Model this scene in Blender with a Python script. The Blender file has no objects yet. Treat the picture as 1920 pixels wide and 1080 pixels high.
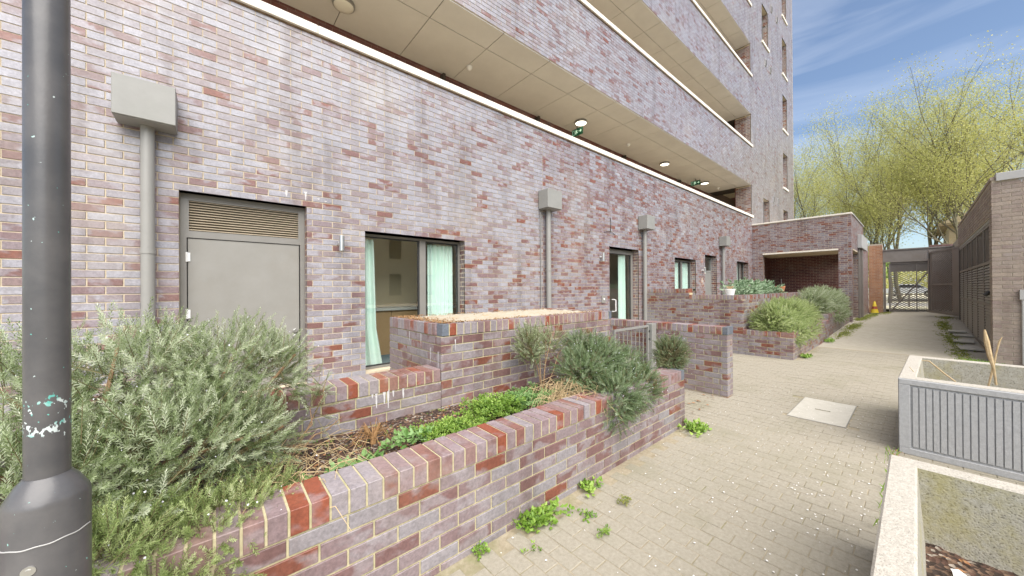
import bpy, math, random
import numpy as np
from mathutils import Matrix, Vector

random.seed(7)
rng = np.random.default_rng(7)
S = bpy.context.scene
COL = S.collection

# ------------------------------------------------------------------ camera
F_PX, CAM_Z = 651.64, 1.47
YAW, PITCH, ROLL = map(math.radians, (49.344, 0.1935, -0.359))
cy_, sy_ = math.cos(YAW), math.sin(YAW)
cp_, sp_ = math.cos(PITCH), math.sin(PITCH)
FW = np.array([cp_*cy_, cp_*sy_, sp_]); RT = np.array([sy_, -cy_, 0.0]); UP = np.cross(RT, FW)
c_, s_ = math.cos(ROLL), math.sin(ROLL)
RT, UP = c_*RT + s_*UP, -s_*RT + c_*UP
CAMM = np.array([RT, UP, FW]); CAMP = np.array([0, 0, CAM_Z])
cam_d = bpy.data.cameras.new('camera')
cam = bpy.data.objects.new('camera', cam_d); COL.objects.link(cam)
cam_d.sensor_width = 36; cam_d.lens = 36*F_PX/1920
cam_d.clip_start = 0.02; cam_d.clip_end = 2000
cam.matrix_world = Matrix(((RT[0], UP[0], -FW[0], 0), (RT[1], UP[1], -FW[1], 0), (RT[2], UP[2], -FW[2], CAM_Z), (0, 0, 0, 1)))
S.camera = cam

def project(P):
    c = (np.asarray(P, float) - CAMP) @ CAMM.T
    z = np.where(c[..., 2] > 1e-3, c[..., 2], 1e-3)
    return 960 + F_PX*c[..., 0]/z, 540 - F_PX*c[..., 1]/z, c[..., 2]

def ray_at_x(px, py, X):
    d = np.array([(px-960)/F_PX, -(py-540)/F_PX, 1]) @ CAMM
    p = d*X/d[0]
    return p[0], p[1], p[2] + CAM_Z

# ------------------------------------------------------------------ world, sun, exposure
SUN_EL, SUN_AZ = math.radians(52), math.radians(-110)      # direction towards the sun, azimuth from +x
world = bpy.data.worlds.new('World'); S.world = world; world.use_nodes = True
nt = world.node_tree; nt.nodes.clear()
def N(t, typ, **kw):
    n = t.nodes.new(typ)
    for k, v in kw.items(): setattr(n, k, v)
    return n
wout = N(nt, 'ShaderNodeOutputWorld'); bg = N(nt, 'ShaderNodeBackground')
sky = N(nt, 'ShaderNodeTexSky', sky_type='NISHITA', sun_disc=False, sun_elevation=SUN_EL, sun_rotation=math.pi/2 - SUN_AZ,
        air_density=1.0, dust_density=0.9, ozone_density=2.6, altitude=0)
geo = N(nt, 'ShaderNodeTexCoord')
mp = N(nt, 'ShaderNodeMapping'); mp.inputs['Scale'].default_value = (1.3, 1.3, 9.0); mp.inputs['Rotation'].default_value = (-0.38, 0.02, 0.0)
nz = N(nt, 'ShaderNodeTexNoise'); nz.inputs['Scale'].default_value = 2.0; nz.inputs['Detail'].default_value = 6; nz.inputs['Roughness'].default_value = 0.5
nz.inputs['Distortion'].default_value = 0.5
rampc = N(nt, 'ShaderNodeValToRGB'); rampc.color_ramp.elements[0].position = 0.46; rampc.color_ramp.elements[1].position = 0.88
rampc.color_ramp.elements[0].color = (0, 0, 0, 1); rampc.color_ramp.elements[1].color = (1, 1, 1, 1)
mulc = N(nt, 'ShaderNodeMath', operation='MULTIPLY_ADD'); mulc.inputs[1].default_value = 0.30; mulc.inputs[2].default_value = 0.03
mixc = N(nt, 'ShaderNodeMixRGB'); mixc.inputs[2].default_value = (8.0, 8.3, 8.8, 1)
L = nt.links.new
L(geo.outputs['Generated'], mp.inputs['Vector']); L(mp.outputs[0], nz.inputs['Vector']); L(nz.outputs['Fac'], rampc.inputs[0])
L(rampc.outputs[0], mulc.inputs[0]); L(mulc.outputs[0], mixc.inputs[0]); L(sky.outputs[0], mixc.inputs[1])
L(mixc.outputs[0], bg.inputs[0]); bg.inputs[1].default_value = 0.074; L(bg.outputs[0], wout.inputs[0])
sd = bpy.data.lights.new('sun', 'SUN'); sd.energy = 3.25; sd.angle = math.radians(75); sd.color = (1.0, 0.95, 0.885)
sun = bpy.data.objects.new('sun', sd); COL.objects.link(sun)
dv = Vector((math.cos(SUN_EL)*math.cos(SUN_AZ), math.cos(SUN_EL)*math.sin(SUN_AZ), math.sin(SUN_EL)))
sun.rotation_euler = dv.to_track_quat('Z', 'Y').to_euler()
vs = S.view_settings; vs.view_transform = 'Standard'; vs.look = 'None'; vs.gamma = 1; vs.exposure = 1.25; vs.use_curve_mapping = False
S.cycles.max_bounces = 8; S.cycles.transparent_max_bounces = 12

# ------------------------------------------------------------------ materials
MATS = {}
def new_mat(name):
    m = bpy.data.materials.new(name); m.use_nodes = True; t = m.node_tree
    b = t.nodes['Principled BSDF']; MATS[name] = m
    return m, t, b
def noise(t, scale, detail=4, rough=0.55, vec=None, dist=0.0):
    n = N(t, 'ShaderNodeTexNoise'); n.inputs['Scale'].default_value = scale; n.inputs['Detail'].default_value = detail
    n.inputs['Roughness'].default_value = rough; n.inputs['Distortion'].default_value = dist
    if vec is not None: t.links.new(vec, n.inputs['Vector'])
    return n
def ramp(t, fac, stops, interp='LINEAR'):
    r = N(t, 'ShaderNodeValToRGB'); cr = r.color_ramp; cr.interpolation = interp
    while len(cr.elements) > 1: cr.elements.remove(cr.elements[-1])
    cr.elements[0].position = stops[0][0]; cr.elements[0].color = (*stops[0][1], 1)
    for p, c in stops[1:]:
        e = cr.elements.new(p); e.color = (*c, 1)
    t.links.new(fac, r.inputs[0]); return r
def mix(t, fac, a, b, mode='MIX'):
    n = N(t, 'ShaderNodeMixRGB', blend_type=mode)
    for i, v in enumerate((fac, a, b)):
        if isinstance(v, (int, float)): n.inputs[i].default_value = v
        elif isinstance(v, tuple): n.inputs[i].default_value = (*v, 1)
        else: t.links.new(v, n.inputs[i])
    return n.outputs[0]
def math_(t, op, a, b=0.0, clamp=False):
    n = N(t, 'ShaderNodeMath', operation=op); n.use_clamp = clamp
    for i, v in enumerate((a, b)):
        if isinstance(v, (int, float)): n.inputs[i].default_value = v
        else: t.links.new(v, n.inputs[i])
    return n.outputs[0]
def bump(t, b, height, strength=0.3, dist=0.01):
    n = N(t, 'ShaderNodeBump'); n.inputs['Strength'].default_value = strength; n.inputs['Distance'].default_value = dist
    t.links.new(height, n.inputs['Height']); t.links.new(n.outputs[0], b.inputs['Normal'])
def wpos(t): return N(t, 'ShaderNodeNewGeometry').outputs['Position']
def attr(t, name='r'):
    a = N(t, 'ShaderNodeAttribute'); a.attribute_name = name; return a.outputs['Fac']
def mapped(t, vec, scale=(1, 1, 1), rot=(0, 0, 0)):
    m = N(t, 'ShaderNodeMapping'); m.inputs['Scale'].default_value = scale; m.inputs['Rotation'].default_value = rot
    t.links.new(vec, m.inputs['Vector']); return m.outputs[0]

def brick_mat(name, stops, patch, patch_amt=0.75, rough=0.42, grain=0.18, stain=(0.55, 0.50, 0.42), stain_amt=0.25):
    m, t, b = new_mat(name)
    P = wpos(t); r = attr(t)
    base = ramp(t, r, stops, 'CONSTANT').outputs[0]
    # kiss marks: slanted patches inside each brick, shifted per brick
    sh = N(t, 'ShaderNodeCombineXYZ'); t.links.new(math_(t, 'MULTIPLY', r, 37.0), sh.inputs[0]); t.links.new(math_(t, 'MULTIPLY', r, 91.0), sh.inputs[2])
    add = N(t, 'ShaderNodeVectorMath', operation='ADD'); t.links.new(P, add.inputs[0]); t.links.new(sh.outputs[0], add.inputs[1])
    pv = mapped(t, add.outputs[0], (1, 1, 1.6), (0.0, 0.7, 0.0))
    n1 = noise(t, 5.5, 3, 0.5, pv, 0.3)
    pf = ramp(t, n1.outputs['Fac'], [(0.49, (0, 0, 0)), (0.58, (1, 1, 1))]).outputs[0]
    col = mix(t, math_(t, 'MULTIPLY', pf, patch_amt), base, patch)
    n2 = noise(t, 60, 5, 0.7, P)
    col = mix(t, grain*2.2, col, ramp(t, n2.outputs['Fac'], [(0.3, (0.10, 0.09, 0.09)), (0.7, (0.72, 0.70, 0.70))]).outputs[0], 'OVERLAY')
    n3 = noise(t, 1.1, 5, 0.65, P)
    sf = ramp(t, n3.outputs['Fac'], [(0.52, (0, 0, 0)), (0.75, (1, 1, 1))]).outputs[0]
    col = mix(t, math_(t, 'MULTIPLY', sf, stain_amt), col, stain)
    # rain streaks and pale bloom, long in z
    st = noise(t, 2.2, 5, 0.65, mapped(t, P, (1.6, 1.6, 0.22)))
    dk = ramp(t, st.outputs['Fac'], [(0.50, (1, 1, 1)), (0.66, (0.70, 0.67, 0.65))]).outputs[0]
    col = mix(t, 0.85, col, dk, 'MULTIPLY')
    bl = noise(t, 1.7, 6, 0.7, mapped(t, P, (1, 1, 1.2), (0.3, 0.8, 0.1)))
    bf_ = ramp(t, bl.outputs['Fac'], [(0.54, (0, 0, 0)), (0.72, (1, 1, 1))]).outputs[0]
    col = mix(t, math_(t, 'MULTIPLY', bf_, 0.22), col, (0.46, 0.45, 0.475))
    t.links.new(col, b.inputs['Base Color'])
    b.inputs['Roughness'].default_value = rough
    n4 = noise(t, 25, 4, 0.6, P)
    h = math_(t, 'ADD', math_(t, 'MULTIPLY', n2.outputs['Fac'], 0.4), n4.outputs['Fac'])
    bump(t, b, h, 0.35, 0.004)
    return m
TOWER_PATCH = (0.37, 0.365, 0.40)
brick_mat('brick_tower', [(0, (0.305, 0.298, 0.325)), (0.38, (0.285, 0.262, 0.278)), (0.66, (0.26, 0.215, 0.218)), (0.86, (0.235, 0.165, 0.16)), (0.955, (0.215, 0.115, 0.10))], TOWER_PATCH, 0.7, 0.30)
brick_mat('brick_tower_brown', [(0, (0.30, 0.285, 0.29)), (0.35, (0.275, 0.25, 0.25)), (0.75, (0.25, 0.215, 0.21)), (0.93, (0.22, 0.165, 0.155))], (0.32, 0.305, 0.315), 0.6, 0.35)
brick_mat('brick_tower_red', [(0, (0.28, 0.26, 0.28)), (0.26, (0.25, 0.20, 0.21)), (0.48, (0.22, 0.15, 0.152)), (0.68, (0.195, 0.105, 0.095)), (0.88, (0.215, 0.085, 0.058))], (0.315, 0.30, 0.33), 0.6, 0.33)
brick_mat('brick_wall', [(0, (0.265, 0.245, 0.255)), (0.14, (0.245, 0.195, 0.20)), (0.40, (0.215, 0.15, 0.152)), (0.66, (0.185, 0.105, 0.10)), (0.86, (0.21, 0.072, 0.046))], (0.32, 0.295, 0.305), 0.6, 0.42, stain=(0.24, 0.19, 0.14), stain_amt=0.35)
brick_mat('brick_cap', [(0, (0.29, 0.26, 0.27)), (0.25, (0.27, 0.20, 0.205)), (0.48, (0.25, 0.155, 0.145)), (0.68, (0.23, 0.11, 0.09)), (0.82, (0.26, 0.075, 0.04))], (0.33, 0.295, 0.31), 0.45, 0.5, stain=(0.40, 0.31, 0.22), stain_amt=0.4)
brick_mat('brick_tan', [(0, (0.30, 0.245, 0.20)), (0.35, (0.27, 0.215, 0.18)), (0.7, (0.33, 0.27, 0.215)), (0.9, (0.25, 0.19, 0.165))], (0.33, 0.28, 0.24), 0.4, 0.7)
brick_mat('brick_orange', [(0, (0.42, 0.215, 0.11)), (0.4, (0.38, 0.19, 0.10)), (0.8, (0.45, 0.25, 0.14))], (0.40, 0.24, 0.15), 0.4, 0.75)
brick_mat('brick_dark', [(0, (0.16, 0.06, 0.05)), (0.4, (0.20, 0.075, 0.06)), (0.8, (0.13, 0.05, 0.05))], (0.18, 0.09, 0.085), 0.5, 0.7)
brick_mat('brick_stock', [(0, (0.44, 0.36, 0.22)), (0.4, (0.40, 0.32, 0.19)), (0.8, (0.47, 0.40, 0.27))], (0.42, 0.36, 0.25), 0.4, 0.8)
brick_mat('brick_slate', [(0, (0.12, 0.14, 0.17)), (0.5, (0.15, 0.17, 0.20))], (0.18, 0.20, 0.24), 0.4, 0.4)

def speck(name, c1, c2, scale=20, rough=0.8, fine=0.0, fine_scale=300, bumpd=0.003, c3=None, c3_scale=2.0, c3_amt=0.5, metallic=0.0, fdark=(0.12, 0.11, 0.10)):
    m, t, b = new_mat(name); P = wpos(t)
    n = noise(t, scale, 6, 0.65, P)
    col = ramp(t, n.outputs['Fac'], [(0.32, c1), (0.68, c2)]).outputs[0]
    hgt = n.outputs['Fac']
    if fine:
        f = noise(t, fine_scale, 2, 0.5, P)
        fr = ramp(t, f.outputs['Fac'], [(0.33, (1, 1, 1)), (0.43, (0, 0, 0))]).outputs[0]
        col = mix(t, math_(t, 'MULTIPLY', fr, fine), col, fdark)
        hgt = math_(t, 'ADD', hgt, f.outputs['Fac'])
    if c3:
        g = noise(t, c3_scale, 6, 0.7, P)
        gr = ramp(t, g.outputs['Fac'], [(0.5, (0, 0, 0)), (0.68, (1, 1, 1))]).outputs[0]
        col = mix(t, math_(t, 'MULTIPLY', gr, c3_amt), col, c3)
    t.links.new(col, b.inputs['Base Color']); b.inputs['Roughness'].default_value = rough; b.inputs['Metallic'].default_value = metallic
    if bumpd: bump(t, b, hgt, 0.5, bumpd)
    return m
speck('mortar', (0.50, 0.415, 0.29), (0.60, 0.515, 0.38), 30, 0.95)
speck('mortar_mossy', (0.42, 0.37, 0.22), (0.54, 0.48, 0.31), 30, 0.95, c3=(0.22, 0.24, 0.09), c3_scale=4, c3_amt=0.5)
speck('mortar_tan', (0.36, 0.31, 0.24), (0.42, 0.37, 0.29), 30, 0.95)
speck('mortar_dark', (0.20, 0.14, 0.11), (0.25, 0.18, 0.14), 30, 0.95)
speck('coping', (0.72, 0.66, 0.55), (0.82, 0.78, 0.69), 6, 0.7, c3=(0.35, 0.24, 0.13), c3_scale=3, c3_amt=0.25)
speck('stain_brown', (0.10, 0.055, 0.025), (0.24, 0.16, 0.09), 9, 0.9)
speck('soffit', (0.50, 0.48, 0.44), (0.56, 0.54, 0.495), 1.5, 0.75, bumpd=0.0)
speck('joint_dark', (0.05, 0.04, 0.035), (0.06, 0.05, 0.04), 5, 0.9, bumpd=0)
speck('interior', (0.76, 0.64, 0.42), (0.80, 0.69, 0.48), 3, 0.8, bumpd=0)
speck('cabinet', (0.42, 0.25, 0.12), (0.46, 0.28, 0.14), 3, 0.5, bumpd=0)
speck('worktop', (0.7, 0.68, 0.62), (0.75, 0.73, 0.68), 3, 0.4, bumpd=0)
speck('carpet', (0.035, 0.11, 0.15), (0.05, 0.14, 0.19), 30, 0.95, bumpd=0)
speck('curtain', (0.66, 0.84, 0.76), (0.74, 0.88, 0.81), 4, 0.85, bumpd=0)
speck('metal_taupe', (0.235, 0.225, 0.20), (0.265, 0.255, 0.23), 3, 0.42, bumpd=0, c3=(0.22, 0.20, 0.165), c3_scale=2.5, c3_amt=0.3)
speck('metal_frame', (0.20, 0.19, 0.17), (0.225, 0.215, 0.195), 3, 0.4, bumpd=0)
speck('metal_grey', (0.235, 0.232, 0.212), (0.27, 0.266, 0.245), 4, 0.42, bumpd=0, c3=(0.25, 0.25, 0.22), c3_scale=3, c3_amt=0.4)
speck('metal_pipe', (0.25, 0.243, 0.222), (0.285, 0.278, 0.257), 4, 0.42, bumpd=0, c3=(0.24, 0.23, 0.20), c3_scale=4, c3_amt=0.35)
speck('metal_gate', (0.175, 0.155, 0.135), (0.205, 0.185, 0.165), 4, 0.5, bumpd=0, c3=(0.16, 0.13, 0.10), c3_scale=3, c3_amt=0.4)
speck('metal_coping', (0.36, 0.355, 0.34), (0.40, 0.395, 0.38), 4, 0.45, bumpd=0)
speck('steel', (0.62, 0.62, 0.60), (0.70, 0.70, 0.68), 10, 0.28, bumpd=0, metallic=0.9)
speck('black', (0.02, 0.02, 0.02), (0.03, 0.03, 0.03), 10, 0.5, bumpd=0)
speck('louvre', (0.42, 0.35, 0.25), (0.50, 0.42, 0.31), 8, 0.5, bumpd=0)
speck('white_paint', (0.72, 0.72, 0.70), (0.78, 0.78, 0.76), 5, 0.35, bumpd=0)
speck('lime', (0.46, 0.44, 0.43), (0.60, 0.585, 0.57), 40, 0.9)
speck('paver', (0.265, 0.237, 0.18), (0.35, 0.317, 0.25), 45, 0.9, fine=0.5, fine_scale=420, bumpd=0.003, c3=(0.205, 0.19, 0.12), c3_scale=0.9, c3_amt=0.6, fdark=(0.17, 0.14, 0.10))
speck('paver_sand', (0.25, 0.205, 0.13), (0.36, 0.31, 0.22), 30, 0.95, fine=0.4, c3=(0.16, 0.17, 0.06), c3_scale=3, c3_amt=0.6)
speck('ground', (0.34, 0.305, 0.235), (0.41, 0.37, 0.295), 8, 0.9, fine=0.3, c3=(0.27, 0.255, 0.17), c3_scale=0.7, c3_amt=0.5)
speck('slab', (0.42, 0.395, 0.33), (0.48, 0.455, 0.39), 12, 0.9, fine=0.25, fine_scale=300)
speck('concrete_tub', (0.36, 0.33, 0.275), (0.50, 0.465, 0.40), 70, 0.9, fine=0.55, fine_scale=170, bumpd=0.006, fdark=(0.20, 0.18, 0.15))
speck('concrete_tub_grey', (0.34, 0.34, 0.335), (0.42, 0.42, 0.415), 40, 0.9, fine=0.35, fine_scale=200, bumpd=0.003, fdark=(0.2, 0.19, 0.18))
speck('concrete_mossy', (0.30, 0.285, 0.22), (0.42, 0.40, 0.33), 40, 0.95, fine=0.75, fine_scale=120, bumpd=0.006, c3=(0.34, 0.30, 0.10), c3_scale=3.0, c3_amt=0.6, fdark=(0.10, 0.09, 0.07))
speck('terrace', (0.30, 0.27, 0.22), (0.36, 0.33, 0.27), 10, 0.9)
speck('block_top', (0.36, 0.315, 0.235), (0.45, 0.40, 0.31), 30, 0.95, fine=0.3, fine_scale=250, c3=(0.36, 0.24, 0.11), c3_scale=5, c3_amt=0.7)
speck('asphalt', (0.30, 0.28, 0.25), (0.35, 0.33, 0.29), 10, 0.9, bumpd=0)
speck('sand_ground', (0.55, 0.49, 0.35), (0.60, 0.55, 0.41), 2, 0.95, c3=(0.34, 0.34, 0.14), c3_scale=0.3, c3_amt=0.4, bumpd=0)
speck('render_tan', (0.68, 0.58, 0.38), (0.74, 0.64, 0.44), 3, 0.9)
speck('roof_tile', (0.24, 0.19, 0.11), (0.28, 0.22, 0.13), 6, 0.85)
speck('green_sign', (0.01, 0.10, 0.05), (0.012, 0.12, 0.06), 3, 0.4, bumpd=0)
speck('cone_yellow', (0.62, 0.46, 0.03), (0.68, 0.52, 0.04), 6, 0.5, bumpd=0)
speck('cone_red', (0.3, 0.06, 0.03), (0.33, 0.07, 0.04), 6, 0.5, bumpd=0)
speck('straw', (0.40, 0.28, 0.14), (0.58, 0.45, 0.26), 40, 0.8, bumpd=0)
speck('dead_root', (0.20, 0.10, 0.035), (0.34, 0.20, 0.085), 50, 0.8)
speck('dry_leaf', (0.22, 0.08, 0.03), (0.36, 0.20, 0.09), 50, 0.8)
speck('petal', (0.72, 0.69, 0.64), (0.8, 0.78, 0.74), 10, 0.7, bumpd=0)
speck('blossom', (0.62, 0.62, 0.66), (0.75, 0.75, 0.78), 10, 0.7, bumpd=0)
speck('pot_white', (0.70, 0.70, 0.68), (0.75, 0.75, 0.73), 5, 0.4, bumpd=0)
speck('terracotta', (0.5, 0.2, 0.09), (0.55, 0.24, 0.12), 5, 0.8, bumpd=0)
speck('car_white', (0.6, 0.62, 0.65), (0.65, 0.67, 0.7), 5, 0.15, bumpd=0)
speck('car_blue', (0.06, 0.12, 0.25), (0.07, 0.13, 0.28), 5, 0.15, bumpd=0)

def soil_mat():
    m, t, b = new_mat('soil'); P = wpos(t)
    v = N(t, 'ShaderNodeTexVoronoi'); v.inputs['Scale'].default_value = 55; t.links.new(P, v.inputs['Vector'])
    bw = N(t, 'ShaderNodeSeparateColor'); t.links.new(v.outputs['Color'], bw.inputs[0])
    col = ramp(t, bw.outputs[0], [(0, (0.045, 0.028, 0.018)), (0.35, (0.11, 0.06, 0.04)), (0.65, (0.20, 0.13, 0.085)), (0.9, (0.42, 0.38, 0.32))], 'CONSTANT').outputs[0]
    n = noise(t, 6, 5, 0.6, P)
    col = mix(t, 0.6, col, ramp(t, n.outputs['Fac'], [(0.35, (0.3, 0.25, 0.2)), (0.65, (0.75, 0.65, 0.6))]).outputs[0], 'MULTIPLY')
    t.links.new(col, b.inputs['Base Color']); b.inputs['Roughness'].default_value = 0.95
    bump(t, b, v.outputs['Distance'], 0.9, 0.012)
soil_mat()

def leaf_mat(name, stops, trans=0.35, rough=0.5):
    m, t, b = new_mat(name); r = attr(t)
    col = ramp(t, r, stops).outputs[0]
    t.links.new(col, b.inputs['Base Color']); b.inputs['Roughness'].default_value = rough
    tr = N(t, 'ShaderNodeBsdfTranslucent'); t.links.new(col, tr.inputs[0])
    mx = N(t, 'ShaderNodeMixShader'); mx.inputs[0].default_value = trans
    out = t.nodes['Material Output']
    t.links.new(b.outputs[0], mx.inputs[1]); t.links.new(tr.outputs[0], mx.inputs[2]); t.links.new(mx.outputs[0], out.inputs[0])
leaf_mat('rosemary_leaf', [(0, (0.06, 0.08, 0.02)), (0.18, (0.18, 0.24, 0.085)), (0.42, (0.36, 0.43, 0.23)), (0.68, (0.55, 0.60, 0.41)), (1, (0.80, 0.81, 0.66))])
leaf_mat('rosemary_deep', [(0, (0.045, 0.075, 0.02)), (0.25, (0.12, 0.18, 0.06)), (0.5, (0.21, 0.29, 0.14)), (0.75, (0.33, 0.41, 0.24)), (1, (0.56, 0.60, 0.45))])
leaf_mat('rosemary_green', [(0, (0.12, 0.17, 0.04)), (0.4, (0.34, 0.43, 0.15)), (0.75, (0.52, 0.58, 0.28)), (1, (0.74, 0.75, 0.52))])
leaf_mat('weed_leaf', [(0, (0.12, 0.22, 0.025)), (0.5, (0.22, 0.37, 0.05)), (1, (0.38, 0.52, 0.11))])
leaf_mat('hairy_leaf', [(0, (0.11, 0.23, 0.05)), (0.5, (0.20, 0.35, 0.10)), (1, (0.30, 0.46, 0.18))])
leaf_mat('moss_leaf', [(0, (0.16, 0.20, 0.03)), (0.5, (0.26, 0.30, 0.05)), (1, (0.38, 0.38, 0.10))])
leaf_mat('sage_leaf', [(0, (0.12, 0.20, 0.09)), (0.5, (0.24, 0.35, 0.20)), (1, (0.38, 0.48, 0.32))])
leaf_mat('tree_leaf', [(0, (0.32, 0.33, 0.08)), (0.5, (0.50, 0.50, 0.16)), (1, (0.72, 0.69, 0.30))], 0.5)
speck('sprig_stem', (0.13, 0.12, 0.05), (0.22, 0.18, 0.09), 60, 0.8, bumpd=0)
speck('wood_stem', (0.20, 0.12, 0.06), (0.34, 0.22, 0.12), 60, 0.85, bumpd=0.004)
speck('bark', (0.10, 0.085, 0.05), (0.19, 0.165, 0.11), 12, 0.9, bumpd=0.02, c3=(0.2, 0.21, 0.1), c3_scale=1.5, c3_amt=0.5)

def glass_mat(name, tint, refl_ior=1.9):
    m, t, b = new_mat(name); t.nodes.remove(b)
    tr = N(t, 'ShaderNodeBsdfTransparent'); tr.inputs[0].default_value = (*tint, 1)
    gl = N(t, 'ShaderNodeBsdfGlossy'); gl.inputs['Roughness'].default_value = 0.0; gl.inputs[0].default_value = (0.95, 0.97, 0.95, 1)
    fr = N(t, 'ShaderNodeFresnel'); fr.inputs[0].default_value = refl_ior
    bf = N(t, 'ShaderNodeNewGeometry'); mx = N(t, 'ShaderNodeMixShader'); t.links.new(math_(t, 'MULTIPLY', fr.outputs[0], math_(t, 'SUBTRACT', 1.0, bf.outputs['Backfacing'])), mx.inputs[0]); t.links.new(tr.outputs[0], mx.inputs[1]); t.links.new(gl.outputs[0], mx.inputs[2])
    t.links.new(mx.outputs[0], t.nodes['Material Output'].inputs[0])
glass_mat('glass', (0.97, 0.99, 0.98), 2.5); glass_mat('car_glass', (0.15, 0.17, 0.18), 1.6)

def emit_mat(name, col, s):
    m, t, b = new_mat(name); b.inputs['Base Color'].default_value = (*col, 1)
    b.inputs['Emission Color'].default_value = (*col, 1); b.inputs['Emission Strength'].default_value = s
emit_mat('lamp_lit', (1.0, 0.95, 0.8), 1.3); emit_mat('sign_white', (0.55, 0.8, 0.6), 0.3)
m, t, b = new_mat('lamp_off'); b.inputs['Base Color'].default_value = (0.62, 0.60, 0.52, 1); b.inputs['Roughness'].default_value = 0.3

def post_mat():
    m, t, b = new_mat('post_paint'); P = wpos(t)
    n = noise(t, 8, 5, 0.6, P)
    col = ramp(t, n.outputs['Fac'], [(0.35, (0.075, 0.074, 0.076)), (0.65, (0.115, 0.11, 0.108))]).outputs[0]
    sp = N(t, 'ShaderNodeSeparateXYZ'); t.links.new(P, sp.inputs[0])
    # chipped paint: teal undercoat with pale primer in two bands, stray chips elsewhere
    def band(z0, w):
        d = math_(t, 'ABSOLUTE', math_(t, 'SUBTRACT', sp.outputs[2], z0))
        return math_(t, 'SUBTRACT', 1.0, math_(t, 'DIVIDE', d, w), True)
    bands = math_(t, 'ADD', band(1.155, 0.03), math_(t, 'MULTIPLY', band(1.215, 0.03), 0.8))
    c = noise(t, 95, 3, 0.5, mapped(t, P, (1, 1, 0.8)))
    v = math_(t, 'ADD', c.outputs['Fac'], math_(t, 'MULTIPLY', bands, 0.22))
    chip = ramp(t, v, [(0.715, (0, 0, 0)), (0.725, (1, 1, 1))]).outputs[0]
    c2 = noise(t, 30, 2, 0.5, P)
    chipcol = ramp(t, c2.outputs['Fac'], [(0.45, (0.12, 0.42, 0.36)), (0.58, (0.55, 0.62, 0.60))]).outputs[0]
    col = mix(t, chip, col, chipcol)
    t.links.new(col, b.inputs['Base Color']); b.inputs['Roughness'].default_value = 0.3
    bump(t, b, noise(t, 160, 3, 0.5, P).outputs['Fac'], 0.12, 0.002)
post_mat()
M = MATS

# ------------------------------------------------------------------ helpers
def link(o, parent=None):
    COL.objects.link(o)
    if parent is not None: o.parent = parent
    return o
def tag(o, label=None, cat=None, group=None, kind=None):
    if label: o['label'] = label
    if cat: o['category'] = cat
    if group: o['group'] = group
    if kind: o['kind'] = kind
    return o
def empty(name, loc, label=None, cat=None, group=None, rz=0.0):
    o = bpy.data.objects.new(name, None); COL.objects.link(o); o.location = loc; o.rotation_euler = (0, 0, rz); o.empty_display_size = 0.1
    return tag(o, label, cat, group)

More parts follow.
